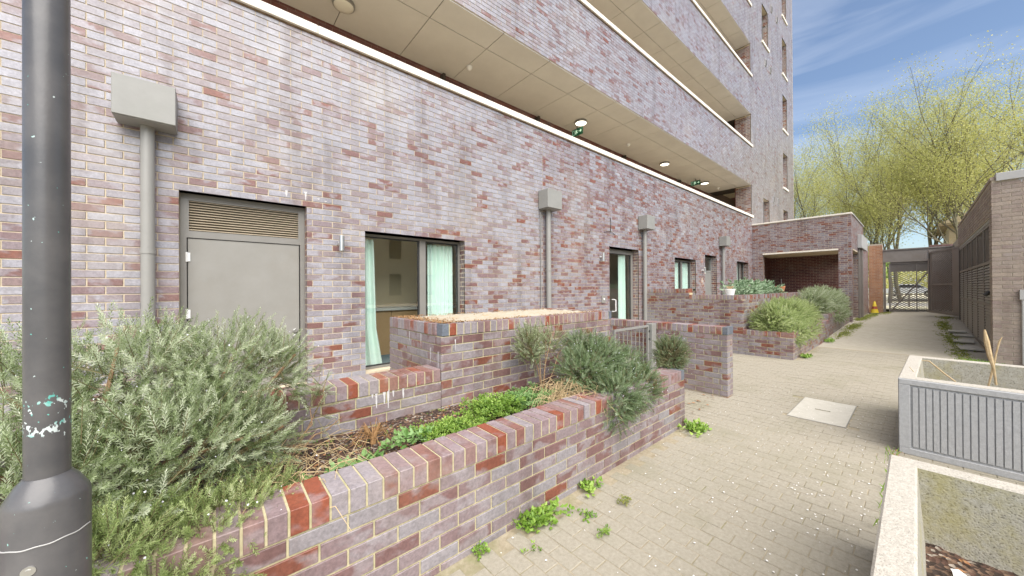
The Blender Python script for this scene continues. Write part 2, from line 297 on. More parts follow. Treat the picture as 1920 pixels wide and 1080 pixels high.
class MB:
    """collects geometry for one mesh object"""
    def __init__(s): s.v = []; s.f = []; s.r = []; s.n = 0; s.smooth = []; s.mi = []
    def add(s, verts, faces, r=None, smooth=False, mi=0):
        verts = [tuple(map(float, p)) for p in verts]
        s.v += verts; s.f += [tuple(i + s.n for i in f) for f in faces]; s.n += len(verts)
        rr = random.random() if r is None else r
        s.r += [rr]*len(faces); s.smooth += [smooth]*len(faces); s.mi += [mi]*len(faces); return s
    def box(s, x0, x1, y0, y1, z0, z1, r=None, bev=0.0, mi=0):
        if bev <= 0:
            v = [(x, y, z) for x in (x0, x1) for y in (y0, y1) for z in (z0, z1)]
            f = [(0, 1, 3, 2), (4, 6, 7, 5), (0, 4, 5, 1), (2, 3, 7, 6), (0, 2, 6, 4), (1, 5, 7, 3)]
            return s.add(v, f, r, mi=mi)
        b = bev; cx, cy, cz = (x0+x1)/2, (y0+y1)/2, (z0+z1)/2; hx, hy, hz = (x1-x0)/2, (y1-y0)/2, (z1-z0)/2
        v = []; idx = {}
        for sx in (-1, 1):
            for sy in (-1, 1):
                for sz in (-1, 1):
                    for a, (ox, oy, oz) in enumerate(((0, b, b), (b, 0, b), (b, b, 0))):
                        idx[(sx, sy, sz, a)] = len(v); v.append((cx+sx*(hx-ox), cy+sy*(hy-oy), cz+sz*(hz-oz)))
        f = []
        for a in range(3):
            for sg in (-1, 1):
                q = []
                for (p, q2) in ((-1, -1), (1, -1), (1, 1), (-1, 1)):
                    k = [0, 0, 0]; k[a] = sg; k[(a+1) % 3] = p; k[(a+2) % 3] = q2; q.append(idx[(*k, a)])
                f.append(tuple(q if sg > 0 else q[::-1]))
        for a in range(3):   # edges along axis a
            b1, b2 = (a+1) % 3, (a+2) % 3
            for p in (-1, 1):
                for q2 in (-1, 1):
                    k0 = [0, 0, 0]; k0[a] = -1; k0[b1] = p; k0[b2] = q2; k1 = list(k0); k1[a] = 1
                    q = [idx[(*k0, b1)], idx[(*k1, b1)], idx[(*k1, b2)], idx[(*k0, b2)]]
                    f.append(tuple(q if p*q2 < 0 else q[::-1]))
        for sx in (-1, 1):
            for sy in (-1, 1):
                for sz in (-1, 1):
                    q = [idx[(sx, sy, sz, a)] for a in range(3)]
                    f.append(tuple(q if sx*sy*sz > 0 else q[::-1]))
        return s.add(v, f, r, mi=mi)
    def tube(s, pts, rad, seg=8, r=None, cap=True, mi=0):
        pts = [Vector(p) for p in pts]
        if not isinstance(rad, (list, tuple)): rad = [rad]*len(pts)
        v = []; ref = None
        for i, p in enumerate(pts):
            d = (pts[min(i+1, len(pts)-1)] - pts[max(i-1, 0)]).normalized()
            if ref is None: ref = d.orthogonal().normalized()
            a = (ref - d*ref.dot(d)).normalized(); ref = a; bb = d.cross(a)
            for k in range(seg):
                w = 2*math.pi*k/seg; v.append(p + (a*math.cos(w) + bb*math.sin(w))*rad[i])
        f = [(i*seg+k, i*seg+(k+1) % seg, (i+1)*seg+(k+1) % seg, (i+1)*seg+k) for i in range(len(pts)-1) for k in range(seg)]
        if cap: f += [tuple(range(seg))[::-1], tuple((len(pts)-1)*seg+k for k in range(seg))]
        return s.add(v, f, r, True, mi)
    def lathe(s, prof, c=(0, 0, 0), seg=24, r=None, mi=0):
        v = []
        for (rad, z) in prof:
            for k in range(seg):
                w = 2*math.pi*k/seg; v.append((c[0]+rad*math.cos(w), c[1]+rad*math.sin(w), c[2]+z))
        n = len(prof)
        f = [(i*seg+k, i*seg+(k+1) % seg, (i+1)*seg+(k+1) % seg, (i+1)*seg+k) for i in range(n-1) for k in range(seg)]
        f += [tuple(range(seg))[::-1], tuple((n-1)*seg+k for k in range(seg))]
        return s.add(v, f, r, True, mi)
    def build(s, name, mat, parent=None, auto=True):
        me = bpy.data.meshes.new(name); me.from_pydata(s.v, [], s.f)
        a = me.attributes.new('r', 'FLOAT', 'FACE'); a.data.foreach_set('value', np.array(s.r, np.float32))
        for mm in (mat if isinstance(mat, (list, tuple)) else [mat]): me.materials.append(M[mm])
        if any(s.mi): me.polygons.foreach_set('material_index', s.mi)
        me.polygons.foreach_set('use_smooth', s.smooth)
        if any(s.smooth) and auto:
            me.set_sharp_from_angle(angle=math.radians(38))
        return link(bpy.data.objects.new(name, me), parent)

def np_mesh(name, V, Fq, mat, r=None, parent=None, smooth=False, fr=None, mats=None):
    """V (n,3) float, Fq (m,k) int"""
    me = bpy.data.meshes.new(name); k = Fq.shape[1]
    me.vertices.add(len(V)); me.vertices.foreach_set('co', V.astype(np.float32).ravel())
    me.loops.add(Fq.size); me.loops.foreach_set('vertex_index', Fq.astype(np.int32).ravel())
    me.polygons.add(len(Fq)); me.polygons.foreach_set('loop_start', np.arange(0, Fq.size, k, dtype=np.int32))
    me.polygons.foreach_set('loop_total', np.full(len(Fq), k, np.int32))
    if r is not None:
        a = me.attributes.new('r', 'FLOAT', 'FACE'); a.data.foreach_set('value', r.astype(np.float32))
    me.polygons.foreach_set('use_smooth', np.full(len(Fq), smooth))
    me.materials.append(M[mat]); me.update(calc_edges=True)
    return link(bpy.data.objects.new(name, me), parent)

# ---- bricks: unit brick in local frame: x along the face (0..l), y into the wall (0..d), z up (0..h); outward is -y
BC = {}
def brick_mesh(l, d, h, mat, variant):
    key = (round(l, 3), round(d, 3), round(h, 3), mat, variant)
    if key in BC: return BC[key]
    b = 0.0025
    v = [(b, 0, b), (l-b, 0, b), (l-b, 0, h-b), (b, 0, h-b), (0, b, 0), (l, b, 0), (l, b, h), (0, b, h), (0, d, 0), (l, d, 0), (l, d, h), (0, d, h)]
    f = [(0, 1, 2, 3), (4, 5, 1, 0), (5, 6, 2, 1), (6, 7, 3, 2), (7, 4, 0, 3), (8, 9, 5, 4), (9, 10, 6, 5), (10, 11, 7, 6), (11, 8, 4, 7), (9, 8, 11, 10)]
    me = bpy.data.meshes.new('brick'); me.from_pydata(v, [], f)
    a = me.attributes.new('r', 'FLOAT', 'FACE'); a.data.foreach_set('value', np.full(len(f), (variant+0.5)/NVAR, np.float32))
    me.materials.append(M[mat]); BC[key] = me; return me
NVAR = 40
BF = np.array([(0, 1, 2, 3), (4, 0, 3, 7), (1, 5, 6, 2), (3, 2, 6, 7), (4, 5, 1, 0), (5, 4, 7, 6)])

class Bricks:
    """all bricks of one thing; flush() makes the 300 largest in view objects and the rest one stuff mesh"""
    def __init__(s): s.b = []; s.mort = []; s.mm = 'mortar_mossy'
    def add(s, O, th, l, d, h, mat): s.b.append((O[0], O[1], O[2], th, l, d, h, mat))
    def face(s, O, th, L_, H_, mat, openings=(), start=None, end=None, par=0, course=0.075, bh=0.065, pitch=0.225, joint=0.01, depth=0.03, jit=0.0012, z_first=0):
        """O lower-left of the face seen from outside. openings: (u0,u1,z0,z1). start/end: None, or parity (0/1) of the courses that own that corner"""
        u = (math.cos(th), math.sin(th)); nrm = (math.sin(th), -math.cos(th))
        nc = int(math.floor(H_/course + 1e-6)); hl = pitch/2
        for c in range(nc):
            z = c*course; p = (c + par) % 2
            a0 = 0.0; dep0 = depth; shift = -hl*p
            if start is not None:
                if p == start: dep0 = hl-joint; shift = 0.0
                else: a0 = hl; shift = hl
            a1 = L_; dep1 = depth
            if end is not None:
                if p == end: dep1 = hl-joint
                else: a1 = L_-hl
            # spans free of openings in this course
            spans = [(a0, a1)]
            for (o0, o1, q0, q1) in openings:
                if z+bh > q0+0.006 and z < q1-0.006:
                    ns = []
                    for (x0, x1) in spans:
                        if o1 <= x0 or o0 >= x1: ns.append((x0, x1)); continue
                        if o0-x0 > 0.03: ns.append((x0, o0))
                        if x1-o1 > 0.03: ns.append((o1, x1))
                    spans = ns
            for (x0, x1) in spans:
                k = math.floor((x0-shift)/pitch)
                cuts = [x0]
                while True:
                    k += 1; q = shift + k*pitch
                    if q >= x1-0.04: break
                    if q > x0+0.04: cuts.append(q)
                cuts.append(x1 + joint)
                for i in range(len(cuts)-1):
                    q0, q1 = cuts[i], cuts[i+1]-joint
                    if q1-q0 < 0.02: continue
                    dd = depth
                    if i == 0 and abs(q0-a0) < 1e-6: dd = dep0
                    if i == len(cuts)-2 and abs(q1-a1) < 1e-6: dd = max(dd, dep1)
                    j = random.random()*jit
                    s.b.append((O[0]+u[0]*q0+nrm[0]*j, O[1]+u[1]*q0+nrm[1]*j, O[2]+z, th, q1-q0, dd+j, bh, mat))
    def caps(s, O, th, L_, depth, mat, h=0.103, w=0.065, pitch=0.075, jit=0.002, slate=(), skip=()):
        n = int(round(L_/pitch)); u = (math.cos(th), math.sin(th)); nrm = (math.sin(th), -math.cos(th))
        s.mort.append((O, th, n*pitch-.004, depth-.002, h-.003))
        for i in range(n):
            if i in skip: continue
            j = random.random()*jit + 0.003; q = i*pitch + 0.005
            s.b.append((O[0]+u[0]*q+nrm[0]*j, O[1]+u[1]*q+nrm[1]*j, O[2]+random.random()*0.002, th+random.uniform(-.004, .004), w, depth+2*j, h, 'brick_slate' if i in slate else mat))
    def flush(s, parent, limit=300, name='brick'):
        if not s.b: return
        for (O, th, l, d, h) in s.mort:
            m_ = MB(); c, sn = math.cos(th), math.sin(th)
            m_.box(.009, l-.005, .001, d, .001, h)
            m_.v = [(O[0]+x*c-y*sn, O[1]+x*sn+y*c, O[2]+z) for x, y, z in m_.v]; m_.build('mortar_bed', s.mm, parent)
        A = np.array([(b[0]+math.cos(b[3])*b[4]/2, b[1]+math.sin(b[3])*b[4]/2, b[2]+b[6]/2) for b in s.b])
        TH = np.array([b[3] for b in s.b]); LN = np.array([b[4] for b in s.b]); DP = np.array([b[5] for b in s.b]); HT = np.array([b[6] for b in s.b])
        X, Y, D = project(A)
        nr = np.stack([np.sin(TH), -np.cos(TH)], 1)
        tocam = CAMP[:2]-A[:, :2]; dist = np.linalg.norm(CAMP-A, axis=1)
        facing = np.clip((nr*tocam).sum(1)/dist, 0, 1) + 0.3*(HT > 0.08)
        vis = (X > -40) & (X < 1960) & (Y > -30) & (Y < 1110) & (D > 0.1)
        score = np.where(vis, LN*(facing+0.02)/dist**2, 0)
        order = np.argsort(-score); top = [i for i in order[:limit] if score[i] > 0]; ts = set(top)
        for i in top:
            x, y, z, th, l, d, h, mat = s.b[i]
            o = bpy.data.objects.new(name, brick_mesh(l, d, h, mat, random.randrange(NVAR)))
            o.location = (x, y, z); o.rotation_euler = (0, 0, th); link(o, parent)
        rest = [i for i in range(len(s.b)) if i not in ts]
        for mat in sorted({s.b[i][7] for i in rest}):
            ids = [i for i in rest if s.b[i][7] == mat]
            B = np.array([s.b[i][:7] for i in ids]); n = len(B)
            c, sn = np.cos(B[:, 3]), np.sin(B[:, 3])
            loc = np.array([(0, 0, 0), (1, 0, 0), (1, 0, 1), (0, 0, 1), (0, 1, 0), (1, 1, 0), (1, 1, 1), (0, 1, 1)], float)
            P = loc[None]*np.stack([B[:, 4], B[:, 5], B[:, 6]], 1)[:, None, :]
            V = np.empty_like(P); V[..., 0] = B[:, None, 0] + P[..., 0]*c[:, None] - P[..., 1]*sn[:, None]
            V[..., 1] = B[:, None, 1] + P[..., 0]*sn[:, None] + P[..., 1]*c[:, None]; V[..., 2] = B[:, None, 2] + P[..., 2]
            Fq = (BF[None] + (np.arange(n)*8)[:, None, None]).reshape(-1, 4)
            o = np_mesh('brickwork', V.reshape(-1, 3), Fq, mat, np.repeat(rng.random(n), 6), parent)
            o['kind'] = 'stuff'

def grid_wall(mb, x0, x1, z0, z1, y0, y1, openings):
    xs = sorted({x0, x1, *[min(max(o[i], x0), x1) for o in openings for i in (0, 1)]})
    for a, b in zip(xs, xs[1:]):
        if b-a < 1e-4: continue
        segs = [(z0, z1)]
        for o in openings:
            if o[0] < (a+b)/2 < o[1]:
                ns = []
                for (p, q) in segs:
                    if o[3] <= p or o[2] >= q: ns.append((p, q)); continue
                    if o[2] > p: ns.append((p, o[2]))
                    if o[3] < q: ns.append((o[3], q))
                segs = ns
        for (p, q) in segs: mb.box(a, b, y0, y1, p, q)

# ================================================================== GROUND
def gh(x, y):
    t = np.clip((x-11.0)/9.0, 0, 1); t = t*t*(3-2*t)
    yy = np.clip((1.63-y)/2.6, 0, 1)
    return t*(0.13 + 0.2*yy)
xs = np.array([-80, -20, -5, 0, 4, 8, 10, 10.9, 11.5, 12, 13, 14, 15, 16, 17, 18, 19, 20, 21, 23, 27, 33, 45, 70, 120, 400.0])
ys = np.array([-400, -120, -60, -30, -12, -5, -2, -1, -.5, 0, .5, 1, 1.63, 3, 6, 12, 30, 60, 120, 400.0])
GX, GY = np.meshgrid(xs, ys, indexing='ij'); GZ = gh(GX, GY) - 0.012
V = np.stack([GX, GY, GZ], -1).reshape(-1, 3); ny = len(ys)
Fq = np.array([(i*ny+j, (i+1)*ny+j, (i+1)*ny+j+1, i*ny+j+1) for i in range(len(xs)-1) for j in range(ny-1)])
g = np_mesh('ground', V, Fq, 'ground', smooth=True); g['kind'] = 'structure'
# sand bed that shows in the paver joints
path = MB(); path.box(-3, 11.4, -6, 4.87, -0.011, -0.004); path = path.build('path', 'paver_sand'); path['kind'] = 'structure'

# manhole recess and pavers
MH = (5.0, 6.0, 0.49, 0.985)
PB = []
px_, py_ = 0.105, 0.158
for i in range(int(14.2/px_)):
    x = -2.9 + i*px_
    for j in range(-1, 50):
        y = -3.0 + j*py_ + (i % 2)*py_/2
        ymax = 1.62 if x < 3.85 else (2.6 if x < 5.2 else 4.85)
        if x > 8.86: ymax = 1.62
        if y < -2.2 or y+py_ > ymax+0.02: continue
        if x > MH[0]-px_ and x < MH[1] and y > MH[2]-py_ and y < MH[3]: 
            # trim around the cover
            xa, xb, ya, yb = x, x+px_-.004, y, y+py_-.004
            if xa > MH[0]-0.02 and xb < MH[1]+0.02:
                if ya < MH[2] < yb: yb = MH[2]-.004
                elif ya < MH[3] < yb: ya = MH[3]+.004
                else: continue
            else:
                if xa < MH[0] < xb: xb = MH[0]-.004
                elif xa < MH[1] < xb: xa = MH[1]+.004
                else: continue
            if xb-xa < .015 or yb-ya < .015: continue
            PB.append((xa, xb, ya, yb)); continue
        PB.append((x, x+px_-.0035, y, min(y+py_-.0035, ymax)))
PBa = np.array(PB); cen = np.stack([(PBa[:, 0]+PBa[:, 1])/2, (PBa[:, 2]+PBa[:, 3])/2, np.zeros(len(PBa))], 1)
X, Y, D = project(cen)
vis = (X > -30) & (X < 1950) & (Y < 1110) & (D > .1) & (cen[:, 0] > 0.2) & ~((cen[:, 0] < 3.0) & (cen[:, 1] < 0.1)) & ~((cen[:, 0] > 4.5) & (cen[:, 0] < 6.4) & (cen[:, 1] < 0.1))
sc = np.where(vis, 1/np.linalg.norm(cen-CAMP, axis=1)**2, 0); order = np.argsort(-sc); top = set(order[:300].tolist())
pv_meshes = {}
def paver_mesh(w, l, k):
    key = (round(w, 3), round(l, 3), k)
    if key in pv_meshes: return pv_meshes[key]
    b = 0.003; h = 0.03
    v = [(0, 0, -h), (w, 0, -h), (w, l, -h), (0, l, -h), (0, 0, -b), (w, 0, -b), (w, l, -b), (0, l, -b), (b, b, 0), (w-b, b, 0), (w-b, l-b, 0), (b, l-b, 0)]
    f = [(8, 9, 10, 11), (0, 1, 5, 4), (1, 2, 6, 5), (2, 3, 7, 6), (3, 0, 4, 7), (4, 5, 9, 8), (5, 6, 10, 9), (6, 7, 11, 10), (7, 4, 8, 11)]
    me = bpy.data.meshes.new('paver'); me.from_pydata(v, [], f); me.materials.append(M['paver']); pv_meshes[key] = me; return me
rest = MB()
for i, (xa, xb, ya, yb) in enumerate(PB):
    dz = random.uniform(-0.0012, 0.0012) - (0.0015 if random.random() < .12 else 0); jx, jy = random.uniform(0, .002), random.uniform(0, .002)
    if i in top:
        o = bpy.data.objects.new('paver', paver_mesh(xb-xa-.001, yb-ya-.001, 0)); o.location = (xa+jx, ya+jy, dz); o.rotation_euler = (random.uniform(-.004, .004), random.uniform(-.004, .004), random.uniform(-.006, .006)); link(o, path)
    else:
        rest.box(xa+jx, xb, ya+jy, yb, -.02, dz)
o = rest.build('paving', 'paver', path); o['kind'] = 'stuff'
# manhole cover
mh = empty('manhole_cover', (5.5, 0.74, 0), 'pale concrete manhole cover with a dark lifting slot in the paving', 'manhole cover')
b = MB(); grid = [(MH[0]+.006-5.5, MH[1]-.006-5.5, MH[2]+.006-.74, MH[3]-.006-.74)][0]
sx0, sx1, sy0, sy1 = -.02, .02, -.07, .07
for (xa, xb, ya, yb) in ((grid[0], sx0, grid[2], grid[3]), (sx1, grid[1], grid[2], grid[3]), (sx0, sx1, grid[2], sy0), (sx0, sx1, sy1, grid[3])):
    b.box(xa, xb, ya, yb, -.03, .004)
b.build('cover_slab', 'slab', mh); MB().box(sx0, sx1, sy0, sy1, -.03, -.018).build('lifting_slot', 'black', mh)
b = MB()
for (xa, xb, ya, yb) in ((-.5, -.495, -.25, .245), (.495, .5, -.25, .245), (-.495, .495, -.25, -.245), (-.495, .495, .24, .245)): b.box(xa, xb, ya, yb, -.02, .003)
b.build('rim', 'metal_taupe', mh)

# low ground patch between planter end and return wall
te = MB(); te.box(-3, 5.2, 2.9, 4.87, -0.01, 0.33); te = te.build('terrace', 'terrace'); te['kind'] = 'structure'

# ================================================================== MAIN BUILDING
W = 4.87; XL, XR = -3.0, 27.0
bld = empty('apartment_building', (8, W, 0), 'tall lilac brick apartment block with recessed open walkways and cream copings', 'building')
def at(parent):  # children of an empty that is not at the origin are given in world space
    parent_loc = Vector(parent.location)
    return parent_loc
def fix(o):  # keep world placement after parenting under an empty
    p = o.parent
    if p is not None: o.matrix_parent_inverse = p.matrix_basis.inverted()
    return o
bld.location = (0, 0, 0)
ops0 = [(-0.266, 0.87, 0.33, 2.50), (1.56, 3.155, 0.355, 2.275), (7.315, 8.686, 0.33, 2.50), (10.82, 12.40, 0.95, 2.425), (13.19, 14.28, 0.30, 2.65), (16.52, 18.03, 0.9, 2.575)]
LV = 3.225
walk = [(XL, 18.60, 4.667 + k*LV, 6.17 + k*LV) for k in range(5)]
twin = [(20.46, 21.55, 4.45, 5.875), (24.41, 25.43, 4.45, 5.875), (24.41, 25.43, 7.15, 9.10), (24.41, 25.43, 10.45, 12.40), (24.41, 25.43, 13.60, 15.625), (24.41, 25.43, 16.90, 18.85), (20.46, 21.55, 13.60, 15.475), (20.46, 21.55, 16.90, 18.85)]
ZT = 20.77
mb = MB(); grid_wall(mb, XL, XR, 0, ZT, W+0.006, W+0.24, ops0 + walk + twin)
wall = mb.build('wall', 'mortar', bld)
BR = Bricks()
joints = [5.01-XL, 9.6-XL]
allops = [(o[0]-XL, o[1]-XL, o[2], o[3]) for o in ops0+walk+twin]
allops += [(5.004-XL, 5.014-XL, 0, 4.65)] + [(11.0-XL, 11.01-XL, 6.142+k*LV, 7.7+k*LV) for k in range(4)] + [(14.7-XL, 14.71-XL, 6.142+k*LV, 7.7+k*LV) for k in range(4)]
BR.face((XL, W, -.05), 0.0, XR-XL, ZT, 'brick_tower', [(o[0], o[1], o[2]+.05, o[3]+.05) for o in allops], end=0)
# jamb reveals seen from the camera side: faces turned towards -x at the right side of each opening
for o in ops0 + twin:
    zc0 = math.ceil(o[2]/0.075)*0.075
    BR.face((o[1], W+0.22, zc0-.05), -math.pi/2, 0.22-0.033, o[3]-zc0+.05, 'brick_wall', par=int(round(zc0/0.075)) % 2)
for k in range(5):
    z0 = 4.65 + k*LV; zc0 = math.ceil(z0/.075)*.075
    BR.face((18.60, 5.5, zc0-.05), -math.pi/2, 5.5-W-.033, 6.19+k*LV-zc0, 'brick_wall', par=int(round(zc0/.075)) % 2)
for i, q in enumerate(BR.b):
    if q[7] == 'brick_tower':
        p = 0.08 + 0.8*(5.0 < q[0] < 18.7 and q[2] < 4.6) + 0.3*(q[2] < 2.4) + .15*(q[0] < .5 and q[2] < 3)
        if random.random() < p: BR.b[i] = (*q[:7], 'brick_tower_red')
        elif random.random() < min(.85, max(0, (q[0]-12)/8)): BR.b[i] = (*q[:7], 'brick_tower_brown')
BR.flush(wall)
pr = MB()
for o in ops0 + twin: pr.box(o[1]+.004, o[1]+.2, W+.24, W+.26, o[2], o[3])
for k in range(5): pr.box(18.604, 18.80, W+.24, 5.5, 4.65+k*LV, 6.142+k*LV)
pr.build('reveal', 'mortar', bld)
# lintel soffits over the openings
ls = MB()
for o in ops0: ls.box(o[0], o[1], W+.004, W+.3, o[3], o[3]+.01)
ls.build('lintel', 'metal_gate', bld)
# floor slabs, back walls, roof
sl = MB()
for k in range(5): sl.box(XL, 27, 5.11, 12, 4.35 + k*LV, 4.62 + k*LV)
sl.box(XL, 27, 5.11, 12, ZT-.3, ZT-.01)
sl.build('floor_slab', 'interior', bld)
bk = Bricks()
mbk = MB()
for k in range(5):
    z0 = 4.62+k*LV
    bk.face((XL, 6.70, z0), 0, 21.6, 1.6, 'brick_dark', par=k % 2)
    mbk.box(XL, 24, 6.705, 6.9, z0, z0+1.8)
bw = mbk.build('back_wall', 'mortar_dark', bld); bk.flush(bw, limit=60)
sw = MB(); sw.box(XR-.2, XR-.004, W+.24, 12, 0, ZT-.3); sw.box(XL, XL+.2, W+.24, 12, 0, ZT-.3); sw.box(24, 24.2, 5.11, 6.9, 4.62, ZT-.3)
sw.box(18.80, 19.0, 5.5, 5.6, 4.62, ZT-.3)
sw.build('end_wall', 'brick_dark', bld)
# soffits with panels
for k in range(5):
    zs = 6.155 + k*LV
    sb = MB(); sb.box(XL, 19.6, W+.24, 6.70, zs+.03, zs+.28); sb.box(XL, 18.6, W+.02, W+.24, zs+.003, zs+.02); sb.build('soffit_backing', 'joint_dark', bld)
    # panel joints at x = 2.83 + n*1.21, split at y 5.43
    if k > 3: continue
    for i in range(-4, 14):
        x0, x1 = 2.835 + i*1.2105, 2.835 + (i+1)*1.2105
        if x0 > 18.6: continue
        x1 = min(x1, 18.58)
        for (ya, yb) in ((W+.012, 5.43), (5.43, 6.69)):
            p = MB(); p.box(x0+.006, x1-.006, ya+.006, yb-.006, zs-.004, zs+.012); p.build('soffit_panel', 'soffit', bld)
# coping stones
for k in range(5):
    z1 = 4.667 + k*LV
    n = 24
    for i in range(n):
        x0 = 0.06 + (i-3)*0.935; x1 = x0+.935
        if x0 > 18.7: continue
        x1 = min(x1, 18.74)
        c = MB(); c.box(x0+.003, x1-.003, W-.045, W+.27, z1-.004, z1+.10, bev=.005); c.build('coping_stone', 'coping', bld)
for k in range(4):
    MB().box(XL, 18.70, W-.012, W+.004, 4.667+k*LV-.022, 4.667+k*LV-.0045).build('stain_strip', 'stain_brown', bld)  # brown algae stain under the coping, modelled as a thin added strip
# brackets behind the coping
for x in (3.76, 6.63, 10.88, 15.2):
    b = MB(); b.box(x-.03, x+.03, 6.55, 6.70, 4.75, 6.1); b.build('bracket', 'joint_dark', bld)
# sills and vents
for o in twin:
    if o[2] > 5: MB().box(o[0]-.06, o[1]+.10, W-.05, W+.16, o[2]-.11, o[2], bev=.004).build('sill', 'coping', bld)
for (x, z) in ((22.21, 16.05), (23.27, 16.03), (21.02, 12.73), (21.9, 12.72), (22.3, 6.1), (23.27, 6.12)):
    v = MB(); v.box(x-.11, x+.11, W-.03, W-.001, z-.17, z+.17, bev=.004)
    f = v.build('vent', 'metal_coping', bld)
    s2 = MB()
    for q in range(5): s2.box(x-.09, x+.09, W-.036, W-.0305, z-.14+q*.06, z-.105+q*.06)
    s2.build('vent_slot', 'joint_dark', f)

def frame_rect(mb, x0, x1, z0, z1, y0, y1, w):
    mb.box(x0, x0+w, y0, y1, z0, z1); mb.box(x1-w, x1, y0, y1, z0, z1)
    mb.box(x0+w, x1-w, y0, y1, z1-w, z1); mb.box(x0+w, x1-w, y0, y1, z0, z0+w)
def window(x0, x1, z0, z1, mull, y=5.0, fw=.045, door=False, fmat='metal_frame', glassmat='glass', blackedge=True):
    fr = MB(); frame_rect(fr, x0+.003, x1-.003, z0+.003, z1-.003, y, y+.07, fw)
    cuts = [x0+fw] + mull + [x1-fw]
    for mx in mull: fr.box(mx-.05, mx+.05, y-.004, y+.066, z0+fw, z1-fw)
    f = fr.build('door' if door else 'window', fmat, bld)
    for a, b_ in zip(cuts, cuts[1:]):
        a2 = a + (.05 if a in mull else 0); b2 = b_ - (.05 if b_ in mull else 0)
        ed = MB(); frame_rect(ed, a2, b2, z0+fw, z1-fw, y+.018, y+.045, .022); ed.build('gasket', 'black', f)
        MB().box(a2+.022, b2-.022, y+.026, y+.034, z0+fw+.022, z1-fw-.022).build('pane', glassmat, f)
    return f
window(1.56, 3.155, .355, 2.262, [2.476], y=5.02, fw=.03)
window(7.315, 8.686, .33, 2.475, [], y=5.04, fw=.10, door=True)
window(10.82, 12.40, .95, 2.387, [11.68], y=5.04)
window(16.52, 18.03, .9, 2.598, [17.5], y=5.04)
for o in twin: window(o[0], o[1], o[2], o[3], [], y=5.09)
# d2 handle
hd = MB(); hd.tube([(7.67, 4.97, 1.19), (7.67, 4.93, 1.18), (7.67, 4.93, .90), (7.67, 4.97, .89), (7.67, 5.04, .89)], .014, 8); hd.tube([(7.67, 4.97, 1.19), (7.67, 5.04, 1.19)], .014, 8); hd.build('door_handle', 'white_paint', bld)
# door 1 with louvre
fr = MB(); frame_rect(fr, -.263, .867, .333, 2.497, 4.985, 5.06, .05); fr.box(-.213, .817, 4.985, 5.06, 2.035, 2.09)
d1 = fr.build('door_frame', 'metal_frame', bld)
MB().box(-.205, .807, 4.995, 5.04, .345, 2.027, bev=.003).build('door_leaf', 'metal_taupe', d1)
MB().box(-.213, .817, 5.044, 5.055, .33, 2.035).build('rebate', 'black', d1)
fb = MB(); frame_rect(fb, -.213, .817, 2.09, 2.447, 4.99, 5.05, .018); fb.build('louvre_frame', 'metal_frame', d1)
MB().box(-.195, .80, 5.052, 5.06, 2.10, 2.44).build('louvre_back', 'black', d1)
for i in range(12):
    z = 2.118 + i*.0275; s3 = MB()
    s3.add([(-.195, 4.992, z), (.799, 4.992, z), (.799, 5.035, z+.022), (-.195, 5.035, z+.022), (-.195, 4.994, z-.004), (.799, 4.994, z-.004), (.799, 5.037, z+.018), (-.195, 5.037, z+.018)],
           [(0, 1, 2, 3), (7, 6, 5, 4), (4, 5, 1, 0), (6, 7, 3, 2), (5, 6, 2, 1), (7, 4, 0, 3)]); s3.build('slat', 'louvre', d1)
for z in (.75, 1.23, 1.83):
    h_ = MB(); h_.tube([(-.212, 4.985, z-.05), (-.212, 4.985, z+.05)], .011, 8); h_.box(-.207, -.185, 4.984, 4.994, z-.045, z+.045); h_.build('hinge', 'white_paint', d1)
for z in (.98, .91):
    k = MB(); k.tube([(.76, 4.995, z), (.76, 4.97, z)], .024, 14); k.tube([(.76, 4.97, z), (.76, 4.955, z)], [.014, .02], 12); k.build('lock_knob', 'steel', d1)
# door 3, grey with a glazed top light
fr = MB(); frame_rect(fr, 13.193, 14.277, .303, 2.614, 5.05, 5.12, .05); fr.box(13.243, 14.227, 5.05, 5.12, 2.05, 2.11); d3 = fr.build('door_frame', 'metal_grey', bld)
MB().box(13.243, 14.227, 5.06, 5.10, .35, 2.05).build('door_leaf', 'metal_grey', d3); MB().box(13.243, 14.227, 5.075, 5.083, 2.11, 2.56).build('pane', 'glass', d3)
# lime runs on the lintel and beside the door
def lime(points, w, parent, y=None, axis='x'):
    for (x, z, h) in points:
        v = []; n = 5
        for i in range(n+1):
            t_ = i/n; ww = w*(1-.75*t_)*random.uniform(.6, 1.2)
            v.append((x-ww, y-.0022, z-h*t_)); v.append((x+ww*random.uniform(.5, 1), y-.0022, z-h*t_))
        m_ = MB(); m_.add(v + [(a, y+.001, c) for a, _, c in v], [(2*i, 2*i+1, 2*i+3, 2*i+2) for i in range(n)]); m_.build('lime_stain', 'lime', parent)
lime([(.66, 2.66, .075), (.86, 2.68, .11), (1.0, 2.62, .02), (1.08, 2.60, .015)], .02, wall, W)

# rooms behind the windows
room = MB(); room.box(XL, 27, 8.0, 8.15, .0, 4.35); room.box(4.6, 4.7, 5.15, 8, 0, 4.35); room.box(9.6, 9.7, 5.15, 8, 0, 4.35); room.box(.9, 1.0, 5.15, 8, 0, 4.35); room.box(1.0, 4.6, 6.62, 6.7, 0, 2.75); room.box(14.6, 14.7, 5.15, 8, 0, 4.35)
room.box(XL, 27, 5.11, 8, 2.75, 2.85)
room.build('room_wall', 'interior', bld)
fl = MB(); fl.box(1.0, 26.8, 5.12, 8.0, .1, .34); fl = fl.build('floor', 'carpet', bld)
ct = empty('kitchen_counter', (0, 0, 0), 'brown kitchen cabinets under a white worktop behind the wide window', 'counter')
for i in range(5):
    MB().box(1.15+i*.62, 1.76+i*.62, 6.05, 6.61, .34, 1.11, bev=.004).build('cabinet_door', 'cabinet', ct)
MB().box(1.05, 4.55, 6.0, 6.615, 1.11, 1.16).build('worktop', 'worktop', ct)
